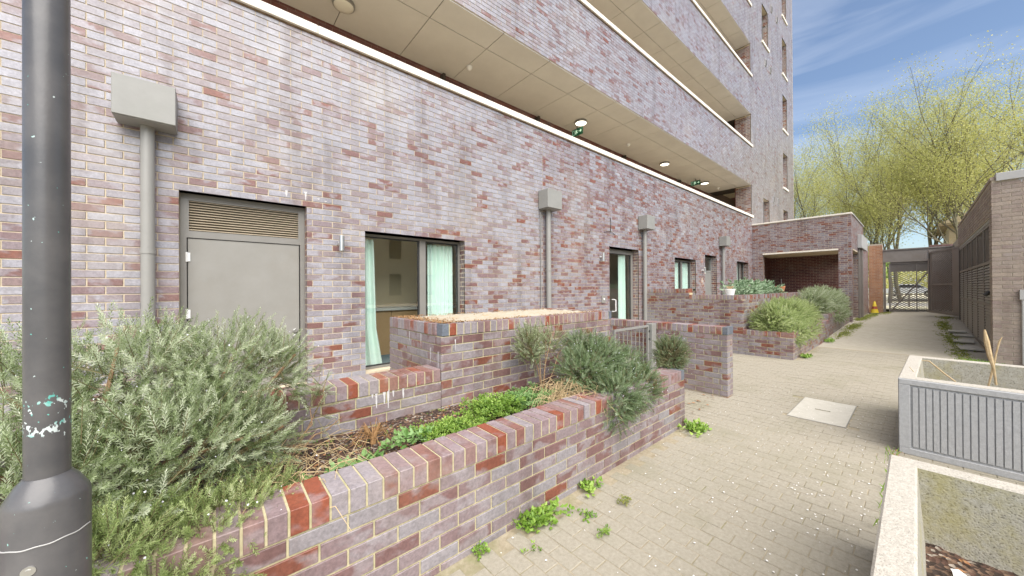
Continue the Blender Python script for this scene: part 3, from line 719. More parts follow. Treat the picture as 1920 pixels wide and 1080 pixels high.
def curtain(x0, x1, z0, z1, label, y=5.135, flare=0.0, amp=.025, nf=6):
    n = 60; v = []; rows = [(z1, 0), (z0+(z1-z0)*.3, flare*.25), (z0, flare)]
    for z, fl_ in rows:
        for i in range(n+1):
            t_ = i/n; v.append((x0 + (x1-x0+fl_)*t_, y + amp*math.sin(t_*nf*2*math.pi) + .008*math.sin(t_*31+z), z))
    f = [(r*(n+1)+i, r*(n+1)+i+1, (r+1)*(n+1)+i+1, (r+1)*(n+1)+i) for r in range(2) for i in range(n)]
    v2 = v + [(a, b_+.002, c) for a, b_, c in v]; N_ = len(v)
    m_ = MB(); m_.add(v2, f + [tuple(i+N_ for i in q[::-1]) for q in f], smooth=True)
    o = m_.build('curtain', 'curtain', None, auto=False); tag(o, label, 'curtain', 'mint curtains behind the windows')
curtain(1.50, 1.77, .36, 2.2, 'mint curtain gathered at the left side of the wide window', flare=.12, nf=3)
curtain(2.62, 3.08, .36, 2.2, 'mint curtain behind the narrow right pane of the wide window', nf=6)
curtain(8.12, 8.42, .34, 2.4, 'green curtain inside the glazed door with the white handle', nf=4)
curtain(11.05, 11.62, .95, 2.35, 'mint curtain in the left pane of the window left of the lit wall lamp', nf=5)
curtain(11.78, 12.35, .95, 2.35, 'mint curtain in the right pane of the window left of the lit wall lamp', nf=5)
curtain(16.8, 17.6, .9, 2.5, 'grey green curtain in the last window beside the porch', nf=6)

# rainwater pipes
def rain_pipe(xc, label, zb):
    e = empty('rainwater_pipe', (xc, W, 0), label, 'downpipe', 'grey rainwater pipes with box hoppers on the wall')
    xc0 = 0
    h = MB(); h.box(-.205, .205, -.27, -.012, 3.05, 3.41, bev=.004); hp = h.build('hopper', 'metal_grey', e)
    MB().box(-.19, .19, -.255, -.02, 3.044, 3.0505).build('hopper_underside', 'metal_pipe', hp)
    p = MB(); p.tube([(0, -.085, zb), (0, -.085, 3.045)], .05, 18, cap=True); p.build('pipe', 'metal_pipe', e)
    for z in (.9, 1.85):
        c = MB(); c.tube([(0, -.085, z-.02), (0, -.085, z+.02)], .0545, 18); c.build('pipe_collar', 'metal_pipe', e)
        MB().box(-.02, .02, -.04, 0, z-.012, z+.012).build('pipe_bracket', 'metal_pipe', e)
    return e
rain_pipe(-.475, 'grey rainwater pipe and hopper nearest the black lamp post, left of the louvred door', .33)
rain_pipe(5.08, 'grey rainwater pipe and hopper standing between the wide window and the glazed door', .33)
rain_pipe(8.86, 'grey rainwater pipe and hopper just right of the glazed door', .02)
rain_pipe(14.72, 'farthest grey rainwater pipe and hopper, right of the plain grey door', .02)
# thin conduit next to the second pipe
c = MB(); c.tube([(4.93, 4.852, .34), (4.93, 4.852, 3.0)], .011, 6); tag(c.build('conduit', 'metal_pipe'), 'thin grey conduit running up the brick wall beside the second rainwater pipe', 'conduit')

def wall_light(x, z, label, lit=False):
    e = empty('wall_light', (x, W, z), label, 'wall light', 'steel cylinder lights on the brick wall')
    b = MB(); b.tube([(0, -.09, -.095), (0, -.09, .095)], .032, 20); b.build('lamp_body', 'steel', e)
    b = MB(); b.tube([(0, 0, 0), (0, -.06, 0)], [.035, .022], 14); b.build('mount', 'steel', e)
    b = MB(); b.tube([(0, -.09, .0955), (0, -.09, .0985)], .026, 16); b.tube([(0, -.09, -.0985), (0, -.09, -.0955)], .026, 16); b.build('lens', 'lamp_lit' if lit else 'lamp_off', e)
    if lit:
        for s in (1, -1):
            ld = bpy.data.lights.new('wall_lamp', 'SPOT'); ld.energy = 6; ld.color = (1, .8, .45); ld.spot_size = 1.2; ld.spot_blend = .8; ld.shadow_soft_size = .02
            lo = bpy.data.objects.new('wall_lamp', ld); link(lo, e); lo.location = (0, -.09, s*.11); lo.rotation_euler = (math.pi, 0, 0) if s > 0 else (0, 0, 0)
    return e
wall_light(1.245, 2.07, 'brushed steel cylinder wall light between louvred door and wide window')
wall_light(6.94, 2.21, 'brushed steel cylinder wall light left of the glazed door')
wall_light(12.93, 2.08, 'lit steel wall light casting warm glow left of the plain grey door', True)
# intercom
e = empty('intercom', (7.05, W, 1.22), 'grey square intercom panel left of the white door handle', 'intercom')
MB().box(-.075, .075, -.02, 0, -.09, .09, bev=.004).build('plate', 'metal_taupe', e); b = MB(); b.tube([(0, -.02, 0), (0, -.03, 0)], .025, 12); b.build('button', 'white_paint', e)
# old hook of cable on wall
b = MB(); b.tube([(7.35, 4.862, 3.2), (7.36, 4.85, 3.05), (7.355, 4.862, 2.86)], .008, 5); b.tube([(7.1, 4.862, 2.82), (7.25, 4.85, 2.86), (7.4, 4.85, 2.85), (7.55, 4.862, 2.80)], .006, 5)
tag(b.build('cable_stub', 'joint_dark'), 'short dark cable stub on brickwork above the glazed door', 'cable')

# ceiling lights, sensors and exit signs on the first walkway
zs = 6.150
def ceil_light(x, y, z, label, lit=True):
    e = empty('ceiling_light', (x, y, z), label, 'ceiling light', 'round lights under the walkway soffit')
    b = MB(); b.lathe([(.165, 0), (.17, -.02), (.165, -.055), (.15, -.06)][::-1]); b.build('housing', 'metal_frame', e)
    b = MB(); b.lathe([(.02, -.085), (.10, -.08), (.146, -.066), (.15, -.0605)]); b.build('diffuser', 'lamp_lit' if lit else 'lamp_off', e)
ceil_light(1.62, 6.05, zs, 'unlit round ceiling light at the top edge over the cream coping', False)
ceil_light(7.80, 6.08, zs, 'lit round ceiling light above the first green exit sign')
ceil_light(12.8, 6.1, zs, 'middle of the three lit round ceiling lights under the walkway')
ceil_light(16.5, 6.08, zs, 'farthest lit round ceiling light, just past the second exit sign')
ceil_light(11.5, 6.08, zs+LV, 'round ceiling light on the walkway one storey up', False)
def sensor(x, y, label):
    b = MB(); b.lathe([(.02, -.075), (.04, -.06), (.055, -.03), (.06, 0)], (0, 0, 0), 16); o = b.build('ceiling_sensor', 'white_paint'); o.location = (x, y, zs); tag(o, label, 'sensor', 'white sensors on the walkway soffit')
sensor(4.09, 6.09, 'white dome sensor on the soffit, nearest one, above the cream coping')
sensor(10.22, 6.06, 'white dome sensor on the soffit between the first two lit lights')
sensor(17.9, 6.0, 'white dome sensor on the soffit near the end of the walkway')
def exit_sign(x, y, label):
    e = empty('exit_sign', (x, y, zs-.03), label, 'exit sign', 'green exit signs hanging under the walkway')
    MB().box(-.02, .02, -.19, .19, -.24, -.05, bev=.003).build('sign_board', 'green_sign', e)
    b = MB(); b.box(-.01, .01, -.02, .02, -.05, .03); b.build('hanger', 'metal_frame', e)
    b = MB(); X0 = -.0215
    def q(y0, y1, z0, z1): b.box(X0-.0015, X0, y0, y1, z0, z1)
    # picture order as seen from the camera (towards -x view: +y is on the left): door, running figure, arrow
    q(.09, .16, -.21, -.205); q(.09, .096, -.21, -.08); q(.154, .16, -.21, -.08); q(.09, .16, -.085, -.08)
    q(.01, .035, -.105, -.08); q(-.005, .04, -.16, -.11); q(.03, .065, -.135, -.125); q(-.03, .0, -.185, -.16); q(.02, .05, -.205, -.16); q(-.04, -.005, -.125, -.115)
    q(-.155, -.065, -.15, -.135)
    b.add([(X0-.002, -.12, -.19), (X0-.002, -.165, -.1425), (X0-.002, -.12, -.095), (X0, -.12, -.19), (X0, -.165, -.1425), (X0, -.12, -.095)], [(0, 1, 2), (5, 4, 3), (0, 3, 4, 1), (1, 4, 5, 2), (2, 5, 3, 0)])
    b.build('pictogram', 'sign_white', e)
exit_sign(7.95, 6.33, 'green exit sign with running figure under the nearest lit ceiling light')
exit_sign(15.7, 6.15, 'farther green exit sign hanging between the last two lit ceiling lights')

# ================================================================== SHELTER (brick porch at the far end)
sh = empty('brick_porch', (0, 0, 0), 'flat roofed brick porch with wide dark opening joined to the tower', 'porch')
SX, SY0, SY1, SZ = 18.65, 1.63, 4.865, 4.30
so = (SY1-4.48, SY1-2.00, 0, 2.95)      # opening measured from the left end of the face
mb = MB()
mb.box(SX+.006, SX+.25, 4.48, SY1, 0, SZ); mb.box(SX+.006, SX+.25, SY0+.006, 2.0, 0, SZ); mb.box(SX+.006, SX+.25, 2.0, 4.48, 2.95, SZ)
mb.box(SX+.25, 19.1, SY0+.006, SY0+.2, 0, SZ); mb.box(19.1, 21.6, SY0+.006, SY0+.2, 2.95, SZ); mb.box(21.6, 23.3, SY0+.006, SY0+.2, 0, SZ)
mb.box(21.55, 21.8, SY0+.2, SY1, 0, SZ)
pw = mb.build('wall', 'mortar', sh)
B2 = Bricks()
B2.face((SX, SY1, 0), -math.pi/2, SY1-SY0, SZ, 'brick_wall', [so], end=0)
B2.face((SX, SY0, 0), 0, 23.3-SX, SZ, 'brick_wall', [(19.1-SX, 21.6-SX, 0, 2.95)], start=1)
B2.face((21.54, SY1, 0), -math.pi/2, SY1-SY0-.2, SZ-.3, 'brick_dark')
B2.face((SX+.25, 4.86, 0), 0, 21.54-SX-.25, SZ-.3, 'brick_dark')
B2.face((SX+.032, 4.48, 0.0), 0, .22, 2.95, 'brick_wall'); B2.face((21.6, SY0+.2, 0.0), -math.pi/2, .168, 2.95, 'brick_wall')
B2.flush(pw)
MB().box(SX+.25, 21.8, SY0+.2, 4.87, 2.96, 3.05).build('ceiling', 'interior', sh)
MB().box(SX+.01, 23.3, SY0+.01, 4.86, SZ-.1, SZ-.02).build('roof', 'metal_coping', sh)
MB().box(SX-.02, SX+.06, 2.0, 4.48, 2.93, 2.985).build('lintel', 'coping', sh)
for i in range(4):
    MB().box(SX-.035, SX+.28, SY0-.02+i*.82, SY0+.79+i*.82, SZ-.0, SZ+.06, bev=.004).build('coping_stone', 'coping', sh)
for i in range(5): MB().box(SX+.285+i*.88, SX+1.155+i*.88, SY0-.035, SY0+.28, SZ, SZ+.05, bev=.004).build('coping_stone', 'metal_coping', sh)
MB().box(20.75, 23.2, SY0-.14, SY0-.002, 3.13, 3.70, bev=.005).build('shutter_box', 'metal_coping', sh)
MB().box(21.55, 21.75, SY0-.10, SY0-.002, .1, 3.12, bev=.005).build('metal_post', 'metal_gate', sh)
MB().box(20.9, 21.0, SY0-.06, SY0-.002, .1, 3.12, bev=.005).build('metal_post', 'metal_gate', sh)
mb = MB(); mb.box(23.3, 25.78, SY0+.006, SY0+.2, 0, 3.72); lw = mb.build('boundary_wall', 'mortar', None); tag(lw, 'lower lilac brick wall running from porch to the orange pier', 'wall')
B3 = Bricks(); B3.face((23.3, SY0, 0), 0, 2.48, 3.72, 'brick_wall'); B3.flush(lw, limit=60)
# conduit run in the porch, graffiti like scuffs left out
b = MB(); b.tube([(21.5, 4.4, .9), (21.5, 4.4, 1.9)], .015, 6); tag(b.build('porch_pipe', 'white_paint'), 'short white pipe upright in the left corner of the porch', 'pipe')

# ================================================================== orange pier, gate, far right pier
def pier(x, y0, y1, z1, mat, mort, label, d=.45):
    e = empty('gate_pier', (0, 0, 0), label, 'brick pier')
    c = MB(); c.box(x+.006, x+d, y0+.006, y1-.006, 0, z1); c = c.build('core', mort, e)
    B = Bricks(); B.face((x, y1, 0), -math.pi/2, y1-y0, z1-.0, mat, end=0); B.face((x, y0, 0), 0, d, z1, mat, start=1); B.flush(c, limit=120); return e
pier(25.8, 1.13, 1.62, 3.67, 'brick_orange', 'mortar_tan', 'tall orange brick pier behind the yellow traffic cone')
pier(27.2, -1.7, -.42, 3.55, 'brick_dark', 'mortar_dark', 'dark red brick pier behind the open gate leaf', .6)

gate = empty('entrance_gate', (0, 0, 0), 'dark grey steel mesh gate closed across the path with diagonal brace', 'gate')
GXp = 25.95; gz = .22
b = MB(); b.box(GXp-.05, GXp+.05, -1.9, 1.12, 2.74, 3.30); b.box(GXp-.09, GXp+.09, -1.9, 1.12, 3.30, 3.36); b.box(GXp-.09, GXp+.09, -1.9, 1.12, 2.70, 2.74); b.build('header_beam', 'metal_gate', gate)
b = MB(); b.box(GXp-.05, GXp+.05, 1.02, 1.11, gz-.1, 2.70); b.build('gate_post', 'metal_gate', gate)
b = MB()
yl, yr = .92, -1.9
for (ya, yb) in ((.92, .86), (.02, -.02), (-1.0, -1.05)): b.box(GXp-.03, GXp+.03, yb, ya, gz, 2.66)
b.box(GXp-.03, GXp+.03, -1.05, .86, 2.60, 2.695); b.box(GXp-.03, GXp+.03, -1.05, .86, gz, gz+.07); b.box(GXp-.03, GXp+.03, -1.05, .86, .78, .84)
b.tube([(GXp-.035, .84, gz+.05), (GXp-.035, -.62, 2.6)], .03, 6); b.build('leaf_frame', 'metal_gate', gate)
def diamond(mb, P0, U, Vv, L_, H_, pw, ph, w, dth):
    """expanded metal: crossing strands over a rectangle"""
    P0, U, Vv = Vector(P0), Vector(U), Vector(Vv); Nn = U.cross(Vv).normalized()
    n = int((L_/pw)+(H_/ph))+2
    for sgn in (1, -1):
        for i in range(-int(H_/ph)-1, int(L_/pw)+int(H_/ph)+2):
            # line: x = i*pw + sgn*z*pw/ph
            x0 = i*pw; 
            z_a, z_b = 0.0, H_
            xa = x0 + (0 if sgn > 0 else 0); k = sgn*pw/ph
            # clip to 0<=x<=L
            zs_ = []
            if k > 0: za = max(0, -xa/k); zb = min(H_, (L_-xa)/k)
            else: za = max(0, (L_-xa)/k); zb = min(H_, -xa/k)
            if zb-za < 1e-3: continue
            a = P0 + U*(xa+k*za) + Vv*za; c = P0 + U*(xa+k*zb) + Vv*zb
            d = (c-a).normalized(); sd_ = d.cross(Nn)*w; q = Nn*dth
            vs_ = [a+sd_+q, a-sd_+q, c-sd_+q, c+sd_+q, a+sd_-q, a-sd_-q, c-sd_-q, c+sd_-q]
            mb.add(vs_, [(0, 1, 2, 3), (7, 6, 5, 4), (0, 3, 7, 4), (1, 5, 6, 2)])
b = MB(); diamond(b, (GXp, .86, gz+.07), (0, -1, 0), (0, 0, 1), 1.9, 2.30, .15, .10, .011, .005)
o = b.build('expanded_mesh', 'metal_gate', gate); o['kind'] = 'stuff'
# solid upper strip of the closed leaf
MB().box(GXp+.012, GXp+.02, -1.04, .86, 2.22, 2.60).build('upper_plate', 'metal_gate', gate)

og = empty('open_gate_leaf', (0, 0, 0), 'dark grey mesh gate leaf standing open against the side building', 'gate')
A0, A1 = Vector((22.3, -.33, 0)), Vector((19.75, -1.0, 0)); Ud = (A1-A0).normalized(); LL = (A1-A0).length; zb0, zt0 = .42, 2.88
def gbox(mb, u0, u1, z0, z1, t_=.03):
    n_ = Vector((-Ud.y, Ud.x, 0))*t_
    a, c = A0+Ud*u0, A0+Ud*u1
    v = [a-n_+Vector((0, 0, z0)), c-n_+Vector((0, 0, z0)), c+n_+Vector((0, 0, z0)), a+n_+Vector((0, 0, z0)), a-n_+Vector((0, 0, z1)), c-n_+Vector((0, 0, z1)), c+n_+Vector((0, 0, z1)), a+n_+Vector((0, 0, z1))]
    mb.add(v, [(3, 2, 1, 0), (4, 5, 6, 7), (0, 1, 5, 4), (1, 2, 6, 5), (2, 3, 7, 6), (3, 0, 4, 7)])
b = MB(); gbox(b, 0, .12, zb0, zt0+.08); gbox(b, LL-.12, LL, zb0, zt0); gbox(b, .12, LL-.12, zt0-.06, zt0); gbox(b, .12, LL-.12, zb0, zb0+.08); gbox(b, .12, LL-.12, 1.52, 1.58, .02); b.build('leaf_frame', 'metal_gate', og)
b = MB(); gbox(b, LL-.6, LL-.12, zb0+.08, zt0-.06, .006); gbox(b, .12, .3, zb0+.08, zt0-.06, .006); b.build('lock_plate', 'metal_gate', og)
b = MB(); diamond(b, A0+Ud*.3+Vector((0, 0, zb0+.08)), Ud, (0, 0, 1), LL-.9, zt0-zb0-.14, .13, .085, .009, .004); o = b.build('expanded_mesh', 'metal_gate', og); o['kind'] = 'stuff'
b = MB(); b.box(19.55, 19.68, -1.06, -.96, .3, 2.95); b.build('hinge_post', 'black', og)
b = MB()
for z in (.6, 1.35, 1.9, 2.6): b.tube([(19.68, -1.01, z), (19.80, -1.0, z)], .035, 8)
b.build('hinge', 'metal_coping', og)
b = MB(); gbox(b, -.1, .06, 2.62, 2.88, .06); b.build('gate_closer', 'metal_coping', og)

# traffic cone
cn = empty('traffic_cone', (25.1, 1.38, float(gh(25.1, 1.38))-.01), 'yellow traffic cone with dark red band at the foot of the orange pier', 'traffic cone')
b = MB(); b.box(-.19, .19, -.19, .19, 0, .035, bev=.01); b.build('base', 'black', cn)
b = MB(); b.lathe([(.15, .035), (.115, .2), (.11, .225)]); b.lathe([(.083, .36), (.03, .60), (.022, .61)]); b.build('cone_body', 'cone_yellow', cn)
b = MB(); b.lathe([(.1105, .225), (.0835, .36)]); b.build('band', 'cone_red', cn)

# ================================================================== RIGHT BUILDING
rb = empty('side_building', (0, 0, 0), 'single storey tan brick outbuilding with grey louvred doors along the path', 'outbuilding')
RX0, RX1, RY, RZ = 11.34, 19.6, -.945, 3.50
mb = MB(); mb.box(RX0+.006, RX0+.25, -6, RY-.006, -.1, RZ); mb.box(RX0+.25, RX1, RY-.25, RY-.006, 2.82, RZ); mb.box(RX0+.25, RX0+.34, RY-.25, RY-.006, -.1, 2.82); mb.box(RX1, 27, -6, RY-.2, 0, RZ)
rw = mb.build('wall', 'mortar_tan', rb)
B4 = Bricks()
B4.face((RX0, RY, 0), -math.pi/2, 3.0, RZ, 'brick_tan', start=0)
B4.face((RX1, RY, 2.85), math.pi, RX1-RX0, RZ-2.85, 'brick_tan', end=1)
B4.face((RX0+.34, RY, 0), math.pi, .34, 2.85, 'brick_tan', end=1)
B4.flush(rw)
MB().box(RX0-.035, RX0+.3, -6, RY-.05, RZ-.03, RZ+.12, bev=.006).build('metal_coping', 'metal_coping', rb)
MB().box(RX0+.0, RX1, RY-.28, RY+.012, RZ, RZ+.06).build('parapet_cap', 'brick_tan', rb)
MB().box(RX0, 27, -6, RY-.3, RZ-.1, RZ).build('roof', 'metal_coping', rb)
MB().box(RX0+.25, RX1, -5.8, -5.7, 0, RZ-.1).build('inner_wall', 'joint_dark', rb)
MB().box(RX0+.34, RX1, RY-.26, RY-.02, 2.76, 2.82).build('lintel', 'metal_frame', rb)
# louvred doors: five bays
bays = np.linspace(RX0+.36, RX1-.04, 7)
for i in range(6):
    xa, xb = bays[i], bays[i+1]; yb = RY-.05
    fr = MB(); 
    fr.box(xa, xa+.05, yb-.03, yb+.024, .12, 2.76); fr.box(xb-.05, xb, yb-.03, yb+.024, .12, 2.76)
    for z in (.12, 1.05, 1.93, 2.70): fr.box(xa+.05, xb-.05, yb-.03, yb+.024, z, z+.06)
    f = fr.build('louvred_door', 'metal_gate', rb)
    lo = MB(); z = .19
    while z < 1.92:
        if not (1.0 < z < 1.12):
            lo.add([(xa+.05, yb+.022, z), (xb-.05, yb+.022, z), (xb-.05, yb+.004, z+.046), (xa+.05, yb+.004, z+.046), (xa+.05, yb+.014, z-.004), (xb-.05, yb+.014, z-.004), (xb-.05, yb-.004, z+.042), (xa+.05, yb-.004, z+.042)], [(0, 3, 2, 1), (4, 5, 6, 7), (0, 1, 5, 4), (2, 3, 7, 6)])
        z += .062
    o = lo.build('slats', 'metal_frame', f); o['kind'] = 'stuff'
    up = MB(); diamond(up, (xa+.05, yb, 1.99), (1, 0, 0), (0, 0, 1), xb-xa-.1, .71, .12, .06, .010, .004); o = up.build('expanded_mesh', 'metal_gate', f); o['kind'] = 'stuff'
    MB().box(xa+.05, xb-.05, yb-.05, yb-.045, .12, 1.93).build('back_plate', 'joint_dark', f)
# black hood lamp near the corner and thin pipe on the tan face
b = MB(); b.tube([(11.75, -.99, 1.31), (11.72, -.93, 1.34), (11.68, -.89, 1.29)], [.02, .045, .03], 10); tag(b.build('door_hood', 'black'), 'small black hood sticking out beside the louvred doors', 'hood')
b = MB(); b.tube([(11.31, -1.275, .02), (11.31, -1.275, 1.15), (11.30, -1.27, 1.30)], .018, 8); b.box(11.28, 11.34, -1.32, -1.24, 1.22, 1.40)
tag(b.build('wall_pipe', 'metal_coping'), 'thin grey pipe with square box on the tan brick end wall', 'pipe')
# broken kerb slabs along the louvred doors
for i, (x, w_, y, a) in enumerate(((13.2, .9, -.78, .03), (14.3, .8, -.76, -.05), (15.3, .55, -.80, .10), (16.1, .7, -.74, 0))):
    b = MB(); b.box(-w_/2, w_/2, -.16, .16, 0, .035, bev=.006); o = b.build('kerb_slab', 'slab'); o.location = (x, y, float(gh(x, y))-.015); o.rotation_euler = (0, .02, a)
    tag(o, ['loose concrete kerb slab nearest the tan brick corner', 'second loose kerb slab in front of the louvred doors', 'short tilted kerb slab in the row by the louvred doors', 'farthest loose kerb slab before the open gate leaf'][i], 'kerb slab', 'kerb slabs by the louvred doors')

# ================================================================== GARDEN WALLS
def wall_obj(name, label, boxes, mortar='mortar_mossy', cat='brick wall'):
    m_ = MB()
    for bx in boxes: m_.box(*bx)
    return tag(m_.build(name, mortar), label, cat)
# front planter wall
PX0, PX1 = -1.8, 3.835
pl = wall_obj('planter_wall', 'nearest low brick planter wall with brick-on-edge top along the path', [(PX0, PX1-.006, 1.636, 1.84, -.05, .492), (PX1-.21, PX1-.006, 1.84, 2.66, -.05, .492)])
B = Bricks()
B.face((PX0, 1.63, -.035), 0, PX1-PX0, .525, 'brick_wall', end=0)
B.face((PX1, 2.66, -.035), math.pi/2, .0, .525, 'brick_wall')
B.face((PX1, 1.63, -.035), math.pi/2, 1.03, .525, 'brick_wall', start=1)
n1 = int((2.17-PX0)/.075)
B.caps((PX0, 1.63, .490), 0, n1*.075, .215, 'brick_cap')
x2 = PX0 + n1*.075
B.caps((x2, 1.63, .490), 0, 23*.075, .215, 'brick_cap', slate=(22,))
B.flush(pl)
# low inner wall
li = wall_obj('retaining_wall', 'low brick wall with brick-on-edge top in front of the wide window', [(PX0, 1.476, 2.666, 2.89, 0, .685)])
B = Bricks(); B.face((PX0, 2.66, .085), 0, 1.476-PX0, .6, 'brick_wall'); n = int((1.476-PX0)/.075); B.caps((1.476-n*.075, 2.66, .687), 0, n*.075, .235, 'brick_cap'); B.flush(li)
# raised block
rbk = wall_obj('raised_brick_bed', 'tall brick bed topped with pale mortar and dry moss, grey corner brick', [(1.486, 4.0, 2.666, 3.80, 0, 1.062)])
B = Bricks()
B.face((1.48, 2.66, -.059), 0, 2.526, 1.125, 'brick_wall', start=0, end=0)
B.face((1.48, 3.81, -.059), -math.pi/2, 1.15, 1.125, 'brick_wall', end=1)
B.face((4.006, 2.66, -.059), math.pi/2, 1.15, 1.125, 'brick_wall', start=1)
B.caps((1.48+.005, 2.66, 1.066), 0, 2.52, .105, 'brick_cap', slate=(0, 33))
B.caps((1.48, 3.80, 1.066), -math.pi/2, 1.03, .105, 'brick_cap')
B.caps((4.006, 2.78, 1.066), math.pi/2, 1.0, .105, 'brick_cap')
B.flush(rbk)
bt = MB()
nx, ny_ = 60, 30
v = [(1.59+i*(2.31/nx), 2.77+j*(1.03/ny_), 1.150+.012*math.sin(i*.9+j)*random.random()+.012*random.random()) for i in range(nx+1) for j in range(ny_+1)]
bt.add(v, [(i*(ny_+1)+j, (i+1)*(ny_+1)+j, (i+1)*(ny_+1)+j+1, i*(ny_+1)+j+1) for i in range(nx) for j in range(ny_)], smooth=True); bt.build('top_surface', 'block_top', rbk, auto=False)
# dry moss crumbs scattered over the top edge
mo = MB()
for i in range(1500):
    if random.random() < .5: x, y = 1.50+abs(random.gauss(0, .12)), random.uniform(2.68, 3.8)
    else: x, y = random.uniform(1.5, 2.6) if random.random() < .6 else random.uniform(2.8, 3.9), 3.78-abs(random.gauss(0, .12)) if random.random() < .5 else 2.68+abs(random.gauss(0, .06))
    s = random.uniform(.004, .011); a = random.random()*6
    mo.add([(x+s*math.cos(a+k*1.57), y+s*math.sin(a+k*1.57), 1.172+random.random()*.012) for k in range(4)], [(0, 1, 2), (0, 2, 3)])
o = mo.build('moss_crumbs', 'dead_root', rbk); o['kind'] = 'stuff'
lime([(1.62, 1.03, .10), (2.8, .84, .06), (2.93, .82, .07), (1.47, .88, .0)], .008, rbk, 2.66)
lime([(.93, .70, .12), (.99, .69, .09), (1.02, .70, .14), (1.06, .69, .05), (1.14, .70, .09), (.9, .71, .05)], .014, li, 2.66)
# white run lines on the left return of the block
v = MB()
for (y, z, h) in ((3.05, 1.06, .12), (2.86, .95, .14), (2.72, .93, .16), (3.3, 1.06, .10)):
    v.add([(1.4782, y, z), (1.4782, y-.02, z), (1.4782, y-.013, z-h), (1.4782, y-.004, z-h*.9)], [(0, 1, 2, 3)])
v.build('lime_stain', 'lime', rbk)
# return wall across
rt = wall_obj('entrance_wall', 'freestanding brick wall with blue grey end brick between the two planters', [(5.206, 5.40, 1.656, 4.86, -.02, .837)])
B = Bricks(); B.face((5.2, 4.865, -.06), -math.pi/2, 4.865-1.65, .9, 'brick_wall', end=0); B.face((5.2, 1.65, -.06), 0, .2, .9, 'brick_wall', start=1)
B.caps((5.2, 4.865, .838), -math.pi/2, 3.225, .205, 'brick_cap', slate=(42,)); B.flush(rt)
# little garden gate
gg = empty('garden_gate', (0, 0, 0), 'short grey metal gate between the raised bed and the entrance wall', 'garden gate')
MB().box(5.03, 5.16, 2.61, 2.71, 0, .93, bev=.004).build('gate_post', 'metal_grey', gg)
b = MB(); b.box(4.08, 5.0, 2.645, 2.675, .885, .912); b.box(4.08, 5.0, 2.645, 2.675, .12, .145); b.box(4.08, 4.105, 2.645, 2.675, .145, .885); b.box(4.975, 5.0, 2.645, 2.675, .145, .885); b.build('gate_frame', 'metal_grey', gg)
for i in range(7): MB().box(4.20+i*.108, 4.210+i*.108, 2.655, 2.665, .155, .88).build('gate_bar', 'metal_grey', gg)
b = MB(); b.tube([(5.03, 2.66, .82), (4.99, 2.66, .82)], .02, 8); b.tube([(5.03, 2.66, .70), (4.99, 2.66, .70)], .02, 8); b.build('hinge', 'black', gg)
# far planters
fp = wall_obj('far_planter', 'far low brick planter in front of the tall brick retaining wall', [(8.881, 13.34, 1.636, 1.83, -.05, .53), (8.881, 9.07, 1.83, 2.51, -.05, .53), (13.15, 13.34, 1.83, 2.51, -.05, .53)])
B = Bricks(); B.face((8.875, 2.51, -.01), -math.pi/2, .88, .45, 'brick_wall', end=0); B.face((8.875, 1.63, -.01), 0, 4.47, .45, 'brick_wall', start=1)
B.caps((8.875, 1.63, .44), 0, 4.425, .2, 'brick_cap', h=.1); B.caps((8.875, 2.51, .44), -math.pi/2, .675, .2, 'brick_cap', h=.1); B.flush(fp)
fp2 = wall_obj('second_far_planter', 'second stepped brick planter farther on with rosemary spilling over it', [(13.5, 18.6, 1.70, 1.9, -.05, .62), (13.5, 13.7, 1.9, 2.51, -.05, .62)])
B = Bricks(); B.face((13.494, 2.51, -.03), -math.pi/2, .815, .6, 'brick_wall', end=0); B.face((13.494, 1.694, -.03), 0, 5.1, .6, 'brick_wall', start=1); B.caps((13.494, 1.694, .57), 0, 5.1, .2, 'brick_cap', h=.1); B.flush(fp2, limit=150)
tw = wall_obj('tall_retaining_wall', 'tall lilac brick retaining wall with the white pot standing on it', [(8.881, 9.1, 2.516, 3.655, -.05, 1.20), (9.1, 17.5, 2.516, 2.72, -.05, 1.20), (8.881, 9.1, 3.655, 4.86, -.05, 1.352)])
B = Bricks(); B.face((8.875, 3.655, 0), -math.pi/2, 1.145, 1.2, 'brick_wall', end=0); B.face((8.875, 2.51, 0), 0, 8.6, 1.2, 'brick_wall', start=1)
B.face((8.875, 4.865, .003), -math.pi/2, 1.21, 1.35, 'brick_wall')
B.caps((8.875, 3.655, 1.20), -math.pi/2, 1.125, .22, 'brick_cap'); B.caps((9.1, 2.51, 1.20), 0, 8.4, .2, 'brick_cap'); B.caps((8.875, 4.865, 1.353), -math.pi/2, 1.2, .22, 'brick_cap'); B.flush(tw)
# beds (soil)
def soil(name, x0, x1, y0, y1, z, label, amp=.02, n=(80, 20), parent=None):
    nx, ny2 = n; v = []
    for i in range(nx+1):
        for j in range(ny2+1):
            x, y = x0+(x1-x0)*i/nx, y0+(y1-y0)*j/ny2
            v.append((x, y, z + amp*(math.sin(x*5+y*3)*.5+math.sin(x*11-y*9)*.3) + random.uniform(-.006, .006)))
    m_ = MB(); m_.add(v, [(i*(ny2+1)+j, (i+1)*(ny2+1)+j, (i+1)*(ny2+1)+j+1, i*(ny2+1)+j+1) for i in range(nx) for j in range(ny2)], smooth=True)
    o = m_.build(name, 'soil', parent, auto=False); o['kind'] = 'structure'; return o
soil('soil', -1.8, 3.63, 1.84, 2.665, .455, '', n=(220, 40))
soil('soil', 9.07, 13.15, 1.83, 2.51, .46, ''); soil('soil', 13.7, 18.6, 1.9, 2.51, .55, ''); soil('soil', 9.1, 17.5, 2.72, 4.8, 1.15, '')

